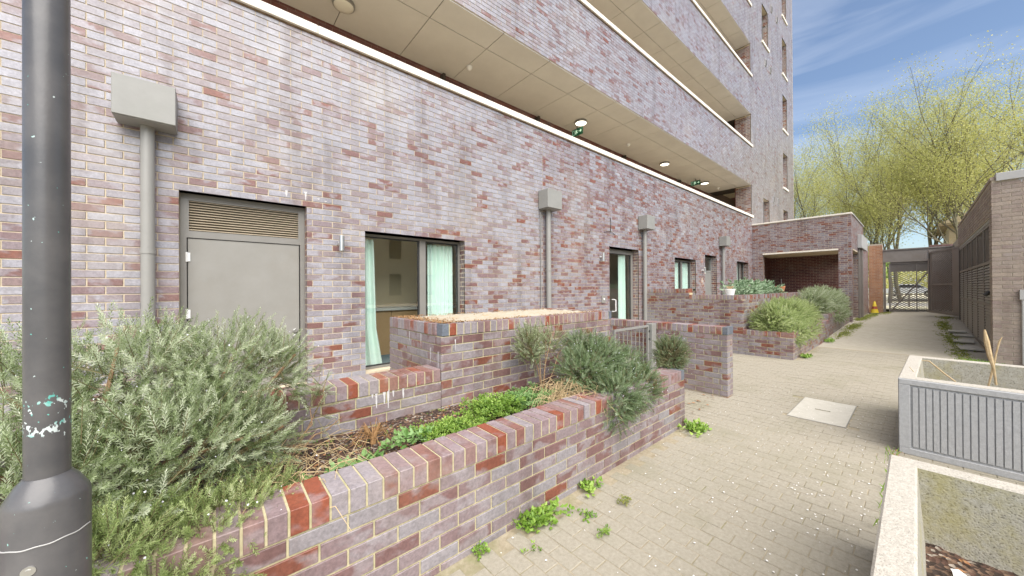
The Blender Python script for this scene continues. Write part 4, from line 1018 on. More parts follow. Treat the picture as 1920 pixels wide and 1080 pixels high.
# ================================================================== LAMP POST
lp = empty('lamp_post', (-.298, 1.34, 0), 'black painted lamp post with chipped paint, nearest thing at the left edge', 'lamp post')
b = MB(); b.lathe([(.0665, 0), (.0665, .985), (.064, .995), (.047, 1.028), (.040, 1.036), (.0365, 1.042)], seg=64); bs = b.build('base', 'post_paint', lp)
b = MB(); b.lathe([(.035, 1.042), (.035, 1.5), (.0345, 3.0), (.034, 5.5)], seg=64); b.build('shaft', 'post_paint', lp)
b = MB(); b.tube([(-.012, -.0655, .857), (-.012, -.0680, .857)], .011, 16); b.tube([(-.012, -.0680, .857), (-.012, -.0690, .857)], .005, 8); b.build('access_lock', 'steel', bs)
b = MB(); pts = []
for i in range(30):
    a = -math.pi*.95 + i*math.pi*.9/29; pts.append((.0665*math.cos(a), .0665*math.sin(a), .905+.001*math.sin(i)))
b.tube(pts, .0016, 6); b.build('door_seam', 'metal_coping', bs)
b = MB(); b.tube([(0, 0, 5.5), (0, 0, 5.62)], .04, 16); b.lathe([(.04, 5.62), (.22, 5.72), (.24, 5.8), (.05, 5.9)], seg=32); b.build('lantern', 'metal_frame', lp)

# ================================================================== CONCRETE TUBS
def tub(name, x0, x1, y1, L_, h, rim, label, mat_out, mat_in, zs_, rz=0.0, ribs=False, piv=None):
    e = empty(name, (x0, y1, 0), label, 'concrete planter', 'rectangular concrete planters on the paving'); e.rotation_euler = (0, 0, rz)
    W_ = x1-x0; t0 = rim
    def ring(mb, z0, z1, o, i, mi=0):
        pass
    b = MB(); bv = .008
    # local: x 0..W, y 0..-L
    def P(a, c, z): return (a, -c, z)
    outer = [(0, 0), (W_, 0), (W_, L_), (0, L_)]
    inn = [(t0, t0), (W_-t0, t0), (W_-t0, L_-t0), (t0, L_-t0)]
    ti = t0*.78
    inb = [(t0+ti*.35, t0+ti*.35), (W_-t0-ti*.35, t0+ti*.35), (W_-t0-ti*.35, L_-t0-ti*.35), (t0+ti*.35, L_-t0-ti*.35)]
    v = [P(*q, 0) for q in outer] + [P(*q, h-bv) for q in outer]
    o2 = [(bv, bv), (W_-bv, bv), (W_-bv, L_-bv), (bv, L_-bv)]
    v += [P(*q, h) for q in o2]
    i2 = [(q[0]-bv*(1 if q[0] < W_/2 else -1), q[1]-bv*(1 if q[1] < L_/2 else -1)) for q in inn]
    v += [P(*q, h) for q in i2] + [P(*q, h-bv) for q in inn] + [P(*q, zs_-.06) for q in inb]
    f = []
    for lvl in range(5):
        for k in range(4): f.append((lvl*4+k, lvl*4+(k+1) % 4, (lvl+1)*4+(k+1) % 4, (lvl+1)*4+k))
    b.add(v, [q[::-1] for q in f[:12]], mi=0); b2v = v
    b.v, b.f, b.r, b.smooth, b.mi, b.n = [], [], [], [], [], 0
    b.add(v, f, mi=0)
    for i, q in enumerate(b.f): b.mi[i] = 1 if i >= 16 else (2 if i < 4 else 0)
    body = b.build('tub_body', [mat_out, mat_in, 'concrete_tub_grey' if ribs else mat_out], e)
    if ribs:
        r_ = MB(); n = int((L_-.2)/.0385)
        for i in range(n):
            c = .085 + i*.0385
            r_.box(-.010, .002, -(c+.031), -c, .075, h-.075)
        r_.build('ribs', 'concrete_tub_grey', e)
        r2 = MB(); r2.box(-.013, .002, -L_+.003, -.003, h-.06, h-.012, bev=.004); r2.box(-.013, .002, -L_+.003, -.003, .0, .055, bev=.004); r2.box(-.013, .002, -.07, -.003, .0555, h-.0605, bev=.003); r2.build('band', 'concrete_tub_grey', e)
    nx, ny2 = 40, 30; sv = []
    for i in range(nx+1):
        for j in range(ny2+1):
            sv.append((t0*1.15+(W_-2.3*t0)*i/nx, -(t0*1.15+(L_-2.3*t0)*j/ny2), zs_+random.uniform(-.012, .012)))
    m_ = MB(); m_.add(sv, [(i*(ny2+1)+j, i*(ny2+1)+j+1, (i+1)*(ny2+1)+j+1, (i+1)*(ny2+1)+j) for i in range(nx) for j in range(ny2)], smooth=True); m_.build('soil_fill', 'soil', e, auto=False)
    return e
tA = tub('concrete_planter', 1.28, 2.83, .104, 1.6, .55, .10, 'nearest concrete planter, empty with mossy inner walls, at the bottom edge', 'concrete_tub', 'concrete_mossy', .185)
tB = tub('concrete_planter', 4.634, 6.20, .114, 1.7, .668, .105, 'ribbed grey concrete planter holding dry stalks beyond the nearest one', 'concrete_tub', 'concrete_mossy', .36, rz=-.03, ribs=True)
# dry stalks
def stalk(pts, r, label):
    b = MB(); b.tube(pts, r, 7); tag(b.build('dry_stalk', 'straw'), label, 'dry stalk', 'dry stalks in the ribbed concrete planter')
def rx(px, py, X): return ray_at_x(px, py, X)
def husk(px, py, X, s, ang):
    x, y, z = rx(px, py, X)
    return x, y, z
stalk([rx(1868, 722, 5.2), rx(1863, 690, 5.2), rx(1856, 668, 5.2), rx(1850, 640, 5.2), rx(1846, 618, 5.2)], [.007, .009, .016, .017, .006], 'thick upright dry stalk with split husk crossing another')
stalk([rx(1853, 725, 5.3), rx(1862, 690, 5.3), rx(1868, 662, 5.3), rx(1874, 640, 5.3), rx(1879, 632, 5.3)], [.006, .008, .006, .006, .003], 'thinner upright dry stalk leaning right across the thick one')
stalk([rx(1792, 716, 5.3), rx(1770, 700, 5.3), rx(1752, 685, 5.3), rx(1742, 677, 5.3), rx(1728, 676, 5.3)], [.006, .0065, .006, .006, .003], 'bent pale stalk arching over the inner wall')
stalk([rx(1721, 706, 5.0), rx(1714, 698, 5.0), rx(1705, 688, 5.0)], [.003, .003, .002], 'short thin brown twig at the left corner of the planter')
# scrap of white paper in the near tub
b = MB()
v = [(0, 0, 0), (.05, .01, .012), (.09, -.01, .004), (.12, .02, .01), (.11, .05, .003), (.06, .045, .016), (.02, .04, .004)]
b.add(v, [(0, 1, 6), (1, 5, 6), (1, 2, 5), (2, 4, 5), (2, 3, 4)]); o = b.build('paper_scrap', 'petal'); o.location = (2.42, -.13, .20); o.scale = (.8, .8, .8); tag(o, 'crumpled white paper scrap on the soil in the nearest concrete planter', 'litter')

# ================================================================== PLANTS
def sprig_template(n, length, nl, nw, ang=.9, seed=0):
    """stem along +z with n needles (quads), returns verts (m,4,3)"""
    r = np.random.default_rng(seed); Q = []
    for i in range(n):
        t_ = .12 + .88*i/n; a = i*2.4 + r.random()*.5; z = t_*length
        l = nl*(1-.45*t_**3)*r.uniform(.75, 1.15); el = ang*(1-.35*t_) + r.uniform(-.15, .15)
        d = np.array([math.cos(a)*math.sin(el), math.sin(a)*math.sin(el), math.cos(el)])
        s = np.array([-math.sin(a), math.cos(a), 0])*nw/2
        p = np.array([0, 0, z]); mid = p + d*l*.5 + np.array([0, 0, .02*l]); tip = p + d*l
        Q.append([p, mid+s, tip, mid-s])
    return np.array(Q)
def rot_to(dirs, spin):
    """rotation matrices taking +z to dirs with spin"""
    d = dirs/np.linalg.norm(dirs, axis=1, keepdims=True)
    up = np.where(np.abs(d[:, 2:3]) > .95, np.array([[1, 0, 0]]), np.array([[0, 0, 1.0]]))
    a = np.cross(up, d); a /= np.linalg.norm(a, axis=1, keepdims=True); b_ = np.cross(d, a)
    c, s = np.cos(spin)[:, None], np.sin(spin)[:, None]
    return np.stack([a*c+b_*s, -a*s+b_*c, d], -1)
def scatter(name, tmpls, pos, dirs, scale, mat, parent=None, rbase=None, rvar=.35):
    Vs, Rs = [], []
    which = rng.integers(0, len(tmpls), len(pos)); R = rot_to(dirs, rng.random(len(pos))*6.28)
    for k, T in enumerate(tmpls):
        ids = np.where(which == k)[0]
        if not len(ids): continue
        P = np.einsum('nij,qvj->nqvi', R[ids], T)*scale[ids][:, None, None, None] + pos[ids][:, None, None, :]
        Vs.append(P.reshape(-1, 3))
        rb = rbase[ids] if rbase is not None else rng.random(len(ids))
        Rs.append(np.clip(rb[:, None] + (rng.random((len(ids), T.shape[0]))-.5)*rvar, 0, 1).ravel())
    V_ = np.concatenate(Vs); nq = len(V_)//4
    return np_mesh(name, V_, np.arange(nq*4).reshape(-1, 4), mat, np.concatenate(Rs), parent)
ROS = [sprig_template(46, .13, .024, .0038, 1.0, s) for s in range(5)]
ROSL = [sprig_template(46, .16, .030, .0055, 1.0, 10+s) for s in range(4)]
FLW = [np.array([[[0, 0, 0], [.006, .002, .004], [0, .001, .012], [-.006, -.002, .004]], [[0, 0, 0], [.001, .006, .003], [.002, 0, .011], [-.001, -.006, .005]]])]

def rosemary(name, label, blobs, n, mat='rosemary_leaf', flowers=0, stems=(), tm=ROS, sc=(.7, 1.15), zfloor=None, cat='rosemary bush', group=None, updir=.5, fill=.35):
    """blobs: (cx,cy,cz,rx,ry,rz,weight). Sprigs are rooted inside the lobes and point outwards."""
    e = empty(name, (0, 0, 0), label, cat, group)
    Bq = np.array(blobs, float); w = Bq[:, 6]/Bq[:, 6].sum(); k = rng.choice(len(Bq), n, p=w)
    u = rng.normal(size=(n, 3)); u /= np.linalg.norm(u, axis=1, keepdims=True)
    rad = (fill + (1-fill)*rng.random(n)**.6)
    # clumping: bias towards random cluster directions so that gaps open
    pos = Bq[k, :3] + u*rad[:, None]*Bq[k, 3:6]
    nse = np.sin(pos[:, 0]*13+pos[:, 2]*9)+np.sin(pos[:, 1]*15-pos[:, 2]*11)+np.sin(pos[:, 0]*29+pos[:, 1]*23)
    keep = nse > rng.uniform(-1.7, 1.0, n); pos, u, rad = pos[keep], u[keep], rad[keep]
    if zfloor is not None:
        keep = pos[:, 2] > zfloor; pos, u, rad = pos[keep], u[keep], rad[keep]
    d = u*.9 + rng.normal(size=u.shape)*.38 + np.array([0, 0, updir])
    s = rng.uniform(*sc, len(pos))
    # tips of the bush are the pale young growth
    rb = np.clip(.12 + .55*rng.random(len(pos)) + .25*(rad-.6), 0, 1)
    f = scatter('foliage', tm, pos, d, s, mat, e, rb)
    f['kind'] = 'stuff'
    # woody sprig stems
    m2 = MB(); sub = rng.choice(len(pos), min(len(pos), 900), replace=False)
    dn = d/np.linalg.norm(d, axis=1, keepdims=True)
    for i in sub:
        p = pos[i]; q = p + dn[i]*s[i]*.12
        m2.tube([p-dn[i]*.05, p, q], [.0022, .002, .001], 3, cap=False)
    m2.build('twigs', 'sprig_stem', e)['kind'] = 'stuff'
    if len(stems):
        m3 = MB()
        for st in stems:
            pts = [Vector(p) for p in st[0]]; m3.tube(pts, [st[1]*(1-.6*i/(len(pts)-1)) for i in range(len(pts))], 7)
        m3.build('stem', 'wood_stem', e)
    if flowers:
        ii = rng.choice(len(pos), flowers); off = dn[ii]*(.08+.1*rng.random((flowers, 1)))
        scatter('blossom', FLW, pos[ii]+off, rng.normal(size=(flowers, 3)), rng.uniform(.35, .75, flowers), 'blossom', e)['kind'] = 'stuff'
    return e
def rst(base, tips, r0=.012):
    out = []
    for tp in tips:
        b0 = Vector(base); t1 = Vector(tp); m1 = b0.lerp(t1, .35)+Vector((random.uniform(-.06, .06), random.uniform(-.06, .06), random.uniform(-.02, .08))); m2 = b0.lerp(t1, .7)+Vector((random.uniform(-.05, .05), random.uniform(-.05, .05), random.uniform(-.02, .05)))
        out.append(([b0, m1, m2, t1], r0))
    return out
# the big bush at the left
rosemary('rosemary_bush', 'large sprawling grey green rosemary bush behind the lamp post', [
    (-.62, 2.55, .95, .50, .35, .33, 5), (-.25, 2.45, 1.02, .38, .30, .30, 4), (.06, 2.42, 1.04, .24, .26, .24, 2.4), (.27, 2.40, 1.0, .13, .16, .20, 1.1),
    (-.45, 2.05, .72, .45, .32, .28, 4), (-.08, 2.12, .78, .34, .24, .24, 2.6), (.18, 2.25, .70, .14, .16, .18, .8),
    (-.95, 2.1, .8, .3, .3, .3, 1.8), (-1.15, 2.6, .95, .35, .35, .3, 2)],
    7600, flowers=300, tm=ROS, updir=.55, fill=.25, stems=rst((-.3, 2.3, .45), [(-.75, 2.5, 1.15), (-.35, 2.5, 1.2), (.1, 2.45, 1.15), (.36, 2.36, 1.1), (-.6, 2.1, .85), (.1, 2.0, .8), (-.2, 1.8, .6), (.28, 2.2, .75)], .016))
rosemary('rosemary_bush', 'low bright green rosemary hanging over the planter wall beside the lamp post', [(-.28, 1.78, .55, .26, .20, .15, 3), (-.02, 1.80, .52, .20, .16, .12, 2), (-.15, 1.66, .45, .22, .12, .12, 1.6), (.14, 1.9, .52, .14, .12, .09, 1), (-.6, 1.75, .52, .3, .2, .15, 2)],
    3600, mat='rosemary_green', flowers=120, sc=(.55, .95), updir=.35, fill=.25, stems=rst((-.2, 1.95, .46), [(-.4, 1.7, .6), (.0, 1.75, .6), (.15, 1.85, .56)], .01))
rosemary('rosemary_sprig', 'thin rosemary branch leaning over the low wall right of the big bush', [(.46, 2.45, .74, .10, .12, .14, 2), (.53, 2.55, .84, .06, .1, .1, 1)], 60, sc=(.5, .9), stems=rst((.30, 2.3, .47), [(.45, 2.45, .75), (.56, 2.55, .88), (.62, 2.4, .66)], .006))
rosemary('rosemary_bush', 'dense blue green rosemary spilling over the front planter wall', [
    (2.55, 1.98, .68, .30, .22, .22, 4), (2.85, 2.05, .75, .30, .22, .22, 4), (3.15, 1.95, .66, .28, .2, .2, 3), (2.66, 1.70, .54, .30, .16, .17, 4), (2.98, 1.70, .54, .28, .14, .16, 3), (2.55, 1.62, .44, .14, .08, .12, 1.0), (2.9, 2.3, .85, .25, .15, .14, 1.5)],
    6500, mat='rosemary_deep', flowers=500, sc=(.6, 1.0), updir=.25, fill=.3, stems=rst((2.6, 1.95, .5), [(2.3, 1.9, .5), (2.95, 2.1, .85), (2.6, 1.6, .35)], .012))
rosemary('rosemary_bush', 'airy pale rosemary standing against the tall raised bed', [(2.30, 2.42, .93, .12, .10, .17, 2), (2.58, 2.42, .95, .13, .10, .14, 1.5), (2.35, 2.42, .75, .08, .08, .1, .5)], 520, sc=(.6, 1.0), updir=.9,
    stems=rst((2.35, 2.3, .46), [(2.24, 2.4, 1.08), (2.36, 2.42, 1.08), (2.62, 2.4, 1.05), (2.8, 2.35, .95), (2.5, 2.4, 1.0)], .006))
rosemary('rosemary_bush', 'small round rosemary at the end of the planter wall', [(3.86, 1.78, .72, .17, .15, .19, 1)], 1500, mat='rosemary_deep', flowers=80, sc=(.5, .8), updir=.5, fill=.2, stems=rst((3.65, 1.85, .45), [(3.8, 1.8, .62)], .01))
rosemary('shrub', 'broad bright green shrub with white blossom in the first far planter', [(9.25, 2.05, .74, .38, .34, .34, 3), (9.9, 2.0, .80, .42, .34, .36, 3), (10.6, 2.05, .76, .5, .34, .36, 3), (11.4, 2.05, .76, .5, .34, .34, 3), (12.3, 2.05, .70, .5, .34, .32, 2), (9.35, 1.68, .5, .35, .15, .18, 1.2), (10.6, 1.66, .5, .6, .15, .16, 1)],
    9000, mat='rosemary_green', flowers=2500, tm=ROSL, sc=(.7, 1.2), updir=.4, cat='shrub')
rosemary('shrub', 'grey green rosemary shrub in the second far planter beside the porch', [(14.0, 2.1, .95, .5, .4, .4, 2), (15.2, 2.1, 1.0, .7, .4, .42, 3), (16.6, 2.05, .95, .8, .4, .4, 3), (17.8, 2.0, .8, .6, .35, .35, 1.5), (15.5, 1.7, .6, 1.2, .18, .2, 1)],
    7000, mat='rosemary_leaf', flowers=900, tm=ROSL, sc=(.9, 1.4), updir=.4, cat='shrub')

# broad-leaf templates: rounded folded leaf from two quads, base at origin pointing +z
def leaf_t(l, w, fold=.25, droop=.2):
    q1 = [[0, 0, 0], [w*.5, -fold*w, l*.35], [w*.38, -fold*w*.8, l*.75], [0, droop*l, l]]
    q2 = [[0, 0, 0], [0, droop*l, l], [-w*.38, -fold*w*.8, l*.75], [-w*.5, -fold*w, l*.35]]
    return np.array([q1, q2], float)
def plantlet(n, l, w, h, seed, open_=1.0):
    """rosette of leaves on petioles"""
    r = np.random.default_rng(seed); Q = []
    for i in range(n):
        a = r.random()*6.28; el = r.uniform(.35, 1.25)*open_; t_ = r.random()
        base = np.array([math.cos(a)*math.sin(el), math.sin(a)*math.sin(el), math.cos(el)])*h*r.uniform(.3, 1)
        ld = np.array([[math.cos(a)*math.sin(el+.5), math.sin(a)*math.sin(el+.5), math.cos(el+.5)]])
        R = rot_to(ld, np.array([r.uniform(-.4, .4)]))[0]
        T = leaf_t(l*r.uniform(.6, 1.1), w*r.uniform(.6, 1.1))
        for q in T: Q.append((q @ R.T) + base)
    return np.array(Q)
def leafy(name, label, spots, tm, mat, cat, scale=(.7, 1.2), group=None, stuff=False, up=2.0):
    pos = np.array(spots, float); d = rng.normal(size=pos.shape)*.5 + np.array([0, 0, up])
    o = scatter(name, tm, pos, d, rng.uniform(*scale, len(pos)), mat, None)
    if stuff: o['kind'] = 'stuff'
    else: tag(o, label, cat, group)
    return o
HAIRY = [plantlet(9, .055, .05, .05, s) for s in range(4)]
SMALL = [plantlet(12, .016, .011, .022, 20+s) for s in range(5)]
TINY = [plantlet(8, .011, .008, .012, 30+s) for s in range(4)]
def spread(cx, cy, cz, rx_, ry_, n, rz=.0):
    g_ = lambda s: max(-1.6*s, min(1.6*s, random.gauss(0, s)))
    return [(cx+g_(rx_), cy+g_(ry_), cz+abs(g_(rz))) for _ in range(n)]
# bed plants (positions from the front of the bed to the back)
leafy('weed', 'broad leaved weed at the near end of the planter bed, left of the root stump', spread(.62, 2.08, .46, .09, .06, 16), HAIRY, 'hairy_leaf', 'weed', (.6, 1.0), 'green weeds growing in the planter bed')
leafy('weed', 'small two-leaved weed under the big rosemary bush', spread(.33, 2.05, .46, .04, .04, 6), HAIRY, 'hairy_leaf', 'weed', (.5, .8), 'green weeds growing in the planter bed')
leafy('weed', 'round leaved weed beside the orange root stump', spread(.95, 2.2, .47, .08, .05, 13, .02), HAIRY, 'hairy_leaf', 'weed', (.6, .95), 'green weeds growing in the planter bed')
leafy('weed', 'bright fine leaved clump spreading in the middle of the bed', spread(1.25, 2.15, .47, .13, .08, 240, .03), SMALL, 'weed_leaf', 'weed', (.8, 1.4), 'green weeds growing in the planter bed')
leafy('weed', 'tallest feathery bright green clump against the raised bed', spread(1.70, 2.22, .48, .13, .09, 380, .06), SMALL, 'weed_leaf', 'weed', (.8, 1.5), 'green weeds growing in the planter bed')
leafy('weed', 'blue green leafy clump just before the pale rosemary', spread(2.05, 2.18, .48, .12, .1, 260, .06), SMALL, 'hairy_leaf', 'weed', (.8, 1.4), 'green weeds growing in the planter bed')
cov = []
for _ in range(420):
    x = random.uniform(-.2, 3.6); cov.append((x, random.uniform(1.88, 2.62), .46))
leafy('ground_cover', None, cov, TINY, 'weed_leaf', None, (.5, 1.2), stuff=True)
# path-side weeds: (label, x, y, n, spread)
for lab, x, y, n, sp, tm, mt in [
    ('largest weed at the foot of the planter wall, lobed pale leaves', 1.60, 1.56, 26, .09, HAIRY, 'weed_leaf'),
    ('narrow upright weed at the wall base nearest the camera', 1.13, 1.59, 9, .014, [plantlet(7, .03, .026, .05, 50)], 'weed_leaf'),
    ('medium weed at the wall base beyond the largest one', 2.10, 1.57, 9, .04, HAIRY, 'weed_leaf'),
    ('bushy weed at the far end of the planter wall', 3.75, 1.52, 26, .07, HAIRY, 'weed_leaf'),
    ('small weed in a paving joint right of the largest weed', 1.80, 1.40, 7, .03, [plantlet(7, .03, .028, .03, 51)], 'weed_leaf'),
    ('tiny tuft between pavers below the largest weed', 1.35, 1.42, 5, .02, [plantlet(7, .022, .018, .02, 52)], 'weed_leaf'),
    ('yellow green tuft on the open paving below the rosemary', 2.12, 1.30, 16, .022, SMALL, 'moss_leaf'),
    ('weed tuft on the paving in front of the rosemary bush', 1.75, 1.22, 14, .02, SMALL, 'weed_leaf'),
    ('bright weed at the corner of the first far planter', 9.5, 1.52, 22, .10, HAIRY, 'weed_leaf'),
    ('bright weed where the two far planters meet', 12.6, 1.55, 26, .16, HAIRY, 'weed_leaf')]:
    leafy('path_weed', lab, spread(x, y, .003, sp*1.3, min(sp, .05), n, .02 if n > 10 else .01), tm, mt, 'weed', (.5, .85), 'weeds growing through the paving')
# moss and grass along edges
def moss(name, pts, n, sx, sy, mat='moss_leaf'):
    sp_ = []
    for _ in range(n):
        x, y = random.choice(pts); x += random.gauss(0, sx); y += random.gauss(0, sy); sp_.append((x, y, float(gh(x, y))-.003))
    leafy(name, None, sp_, TINY, mat, None, (1.2, 2.6), stuff=True)
moss('moss', [(22.0, 1.45), (23.0, 1.4), (24, 1.35), (25.3, 1.0), (21, 1.5), (20, 1.5)], 900, .6, .10)
moss('moss', [(14, -.6), (15, -.55), (17, -.55), (18, -.55), (12.2, -.6), (20.5, -.7)], 700, .5, .08)
moss('moss', [(11.2, -.75), (10.9, -.7)], 260, .15, .12, 'weed_leaf')
moss('moss', [(14.5, 1.45), (16.5, 1.45), (17, 1.4)], 500, .6, .08)
# grass blades beside the tubs
gb = MB()
for _ in range(70):
    x, y = random.uniform(2.95, 4.5), random.gauss(.15, .025); a = random.random()*6.28; h = random.uniform(.03, .10); w_ = .002; lx, ly = random.gauss(0, .03), random.gauss(0, .03)
    gb.add([(x-w_*math.cos(a), y-w_*math.sin(a), 0), (x+w_*math.cos(a), y+w_*math.sin(a), 0), (x+lx*.5+w_*math.cos(a), y+ly*.5, h*.7), (x+lx, y+ly, h)], [(0, 1, 2, 3)])
o = gb.build('grass', 'weed_leaf'); o['kind'] = 'stuff'
# fallen petals
pt = MB()
for _ in range(430):
    if random.random() < .75: x, y = 1.0+random.random()**.8*5.5, random.uniform(.15, 1.6)
    else: x, y = random.uniform(1.5, 4.5), random.gauss(.45, .2)
    if y > 1.61 or (y < .13): continue
    s = random.uniform(.002, .007); a = random.random()*6.28; z = .0045
    pt.add([(x+s*math.cos(a+k*math.pi/3)*(1.3 if k % 3 == 0 else .9), y+s*math.sin(a+k*math.pi/3)*.9, z+random.random()*.003) for k in range(6)], [(0, 1, 2, 3, 4, 5)])
o = pt.build('fallen_petals', 'petal'); o['kind'] = 'stuff'
# dry leaves and twigs: under the rosemary, by the gap, in the tubs and on the bed
dl = MB()
def dry(x, y, z, s):
    a = random.random()*6.28; c, s_2 = math.cos(a)*s, math.sin(a)*s
    dl.add([(x+c, y+s_2, z+random.random()*.006), (x-s_2*.45, y+c*.45, z+.004+random.random()*.008), (x-c, y-s_2, z+random.random()*.006), (x+s_2*.45, y-c*.45, z+random.random()*.004)], [(0, 1, 2), (0, 2, 3)])
for _ in range(900): dry(random.uniform(-.3, 3.5), random.uniform(1.87, 2.64), .462+random.random()*.012, random.uniform(.006, .018))
for _ in range(90): dry(random.uniform(3.85, 5.15), random.uniform(1.7, 2.5), .012, random.uniform(.012, .03))
for _ in range(160): dry(random.uniform(1.45, 2.7), random.uniform(-1.2, 0), .198, random.uniform(.008, .022))
for _ in range(120): dry(random.uniform(4.85, 6.0), random.uniform(-1.3, 0), .372, random.uniform(.008, .022))
for _ in range(40): dry(random.uniform(4.3, 4.62), random.gauss(.13, .02), .008, random.uniform(.006, .014))
o = dl.build('dry_leaves', 'dry_leaf'); o['kind'] = 'stuff'
# dead root stump in the bed
rs = MB()
bx, by, bz = .80, 2.36, .45
rs.tube([(bx, by, bz), (bx+.01, by, bz+.05), (bx+.045, by-.01, bz+.13)], [.02, .018, .006], 7)
rs.tube([(bx, by, bz+.02), (bx-.015, by, bz+.07), (bx-.045, by, bz+.10), (bx-.05, by, bz+.13)], [.014, .012, .014, .01], 7)
for i in range(34):
    a = random.random()*6.28; l = random.uniform(.06, .19); h = random.uniform(-.0, .10)
    p0 = Vector((bx, by, bz+.03+random.random()*.03)); p1 = p0+Vector((math.cos(a)*l*.5, math.sin(a)*l*.35, h)); p2 = p0+Vector((math.cos(a)*l, math.sin(a)*l*.6, -.03))
    rs.tube([p0, p1, p2], [.0035, .0025, .001], 4, cap=False)
tag(rs.build('root_stump', 'dead_root'), 'orange brown dead root stump with thin roots on the bed soil', 'root stump')
# dry straw tangle under the blue green rosemary and at the end of the big bush
def straw_tangle(label, cx, cy, cz, sx, sy, sz, n, droop=.1):
    b = MB()
    for _ in range(n):
        p0 = Vector((random.gauss(cx, sx), random.gauss(cy, sy), max(.46, random.gauss(cz, sz)))); a = random.uniform(0, 6.28); l = random.uniform(.08, .28)
        d = Vector((math.cos(a), math.sin(a)*.6-.25, random.uniform(-.2, .25)))*l
        p1 = p0+d*.5+Vector((0, 0, .03)); p2 = p0+d+Vector((0, 0, -droop*random.random()))
        b.tube([p0, p1, p2], [.0022, .0018, .001], 3, cap=False)
    b.build('straw_tangle', 'straw')['kind'] = 'stuff'
straw_tangle('tangle of dry straw coloured stems under the blue green rosemary', 2.32, 2.0, .56, .13, .12, .05, 330, .16)
straw_tangle('dry straw stems at the right edge of the big rosemary bush', .30, 2.2, .54, .16, .18, .03, 110)
straw_tangle('dry stems hanging over the low wall top', .33, 1.9, .56, .10, .06, .02, 30)

# pot and plants on the tall wall
pt_ = empty('flower_pot', (9.0, 2.80, 1.303), 'small white pot with a tan dry plant on the tall wall', 'flower pot')
b = MB(); b.lathe([(.085, 0), (.115, .13), (.11, .14), (.09, .13)]); b.build('pot', 'pot_white', pt_)
b = MB()
for i in range(40):
    a = random.random()*6.28; b.tube([(0, 0, .12), (math.cos(a)*.05, math.sin(a)*.05, .17), (math.cos(a)*.08, math.sin(a)*.08, .2)], [.008, .008, .003], 4)
b.build('dry_plant', 'straw', pt_)
SAGE = [plantlet(10, .11, .05, .12, 60+s) for s in range(4)]
leafy('sage_plant', 'pale sage green leafy plant spilling over the top of the tall wall', [(random.uniform(9.6, 13.2), random.uniform(2.65, 3.2), 1.25+abs(random.gauss(0, .13))) for _ in range(240)], SAGE, 'sage_leaf', 'leafy plant', (.7, 1.2))
b = MB(); b.lathe([(.08, 0), (.13, .20), (.12, .21), (.1, .19)]); o = b.build('terracotta_pot', 'terracotta'); o.location = (13.3, 2.75, 1.303); tag(o, 'orange terracotta pot at the right of the sage plant', 'flower pot')

# ================================================================== BEYOND THE GATE
rd = MB(); rd.box(31, 37, -200, 200, .30, .335); rd = rd.build('road', 'asphalt'); rd['kind'] = 'structure'
fg = MB(); fg.box(26.6, 31, -200, 200, .3, .327); fg.box(37, 300, -300, 300, .3, .33); fg = fg.build('field', 'sand_ground'); fg['kind'] = 'structure'
def car(loc, rz, body, label):
    e = empty('parked_car', loc, label, 'car', 'cars parked beyond the gate', rz)
    prof = [(-2.1, .35), (-2.1, .75), (-1.9, .92), (-1.25, 1.0), (-.65, 1.42), (.75, 1.45), (1.45, 1.0), (2.0, .88), (2.12, .6), (2.1, .35)]
    w = .86; n = len(prof); b = MB()
    def yy(z): return w if z < 1.05 else w-.16
    v = [(x, -yy(z), z) for x, z in prof] + [(x, yy(z), z) for x, z in prof]
    f = [(i, i+1, n+i+1, n+i) for i in range(n-1)] + [(n-1, 0, n, 2*n-1), tuple(range(n))[::-1], tuple(range(n, 2*n))]
    b.add(v, f); b.build('body', body, e)
    for s in (-1, 1):
        g_ = MB(); g_.add([(-1.1, s*(w-.02), 1.03), (1.3, s*(w-.02), 1.03), (.68, s*(w-.135), 1.38), (-.6, s*(w-.135), 1.36), (-1.1, s*(w+.006), 1.03), (1.3, s*(w+.006), 1.03), (.68, s*(w-.12), 1.38), (-.6, s*(w-.12), 1.36)], [(4, 5, 6, 7), (0, 3, 2, 1), (0, 1, 5, 4), (1, 2, 6, 5), (2, 3, 7, 6), (3, 0, 4, 7)]); g_.build('window', 'car_glass', e)
        for x in (-1.35, 1.35):
            t_ = MB(); t_.tube([(x, s*(w-.18), .33), (x, s*(w+.01), .33)], .33, 20); wh = t_.build('wheel', 'black', e)
            t_ = MB(); t_.tube([(x, s*(w+.005), .33), (x, s*(w+.02), .33)], .2, 14); t_.build('rim', 'steel', wh)
        l_ = MB(); l_.box(-2.115, -2.09, s*.62-.15, s*.62+.15, .66, .78); l_.build('headlight', 'white_paint', e)
    return e
car((62, .5, .33), 1.57, 'car_white', 'white car parked beyond the gate, left of the blue one')
car((60, -3.6, .33), 1.57, 'car_blue', 'dark blue car parked beyond the gate')
car((70, 5, .33), 1.4, 'car_white', 'white car farther off behind the tree trunks')
# low white railing by road
rl = empty('road_railing', (0, 0, 0), 'low metal railing along the road beyond the gate', 'railing')
b = MB(); b.box(30.0, 30.05, -12, 8, 1.0, 1.05); b.box(30.0, 30.05, -12, 8, .62, .66); b.build('rail', 'metal_gate', rl)
for i in range(9): MB().box(29.99, 30.06, -12+i*2.45, -11.93+i*2.45, .3, 1.08).build('railing_post', 'metal_gate', rl)

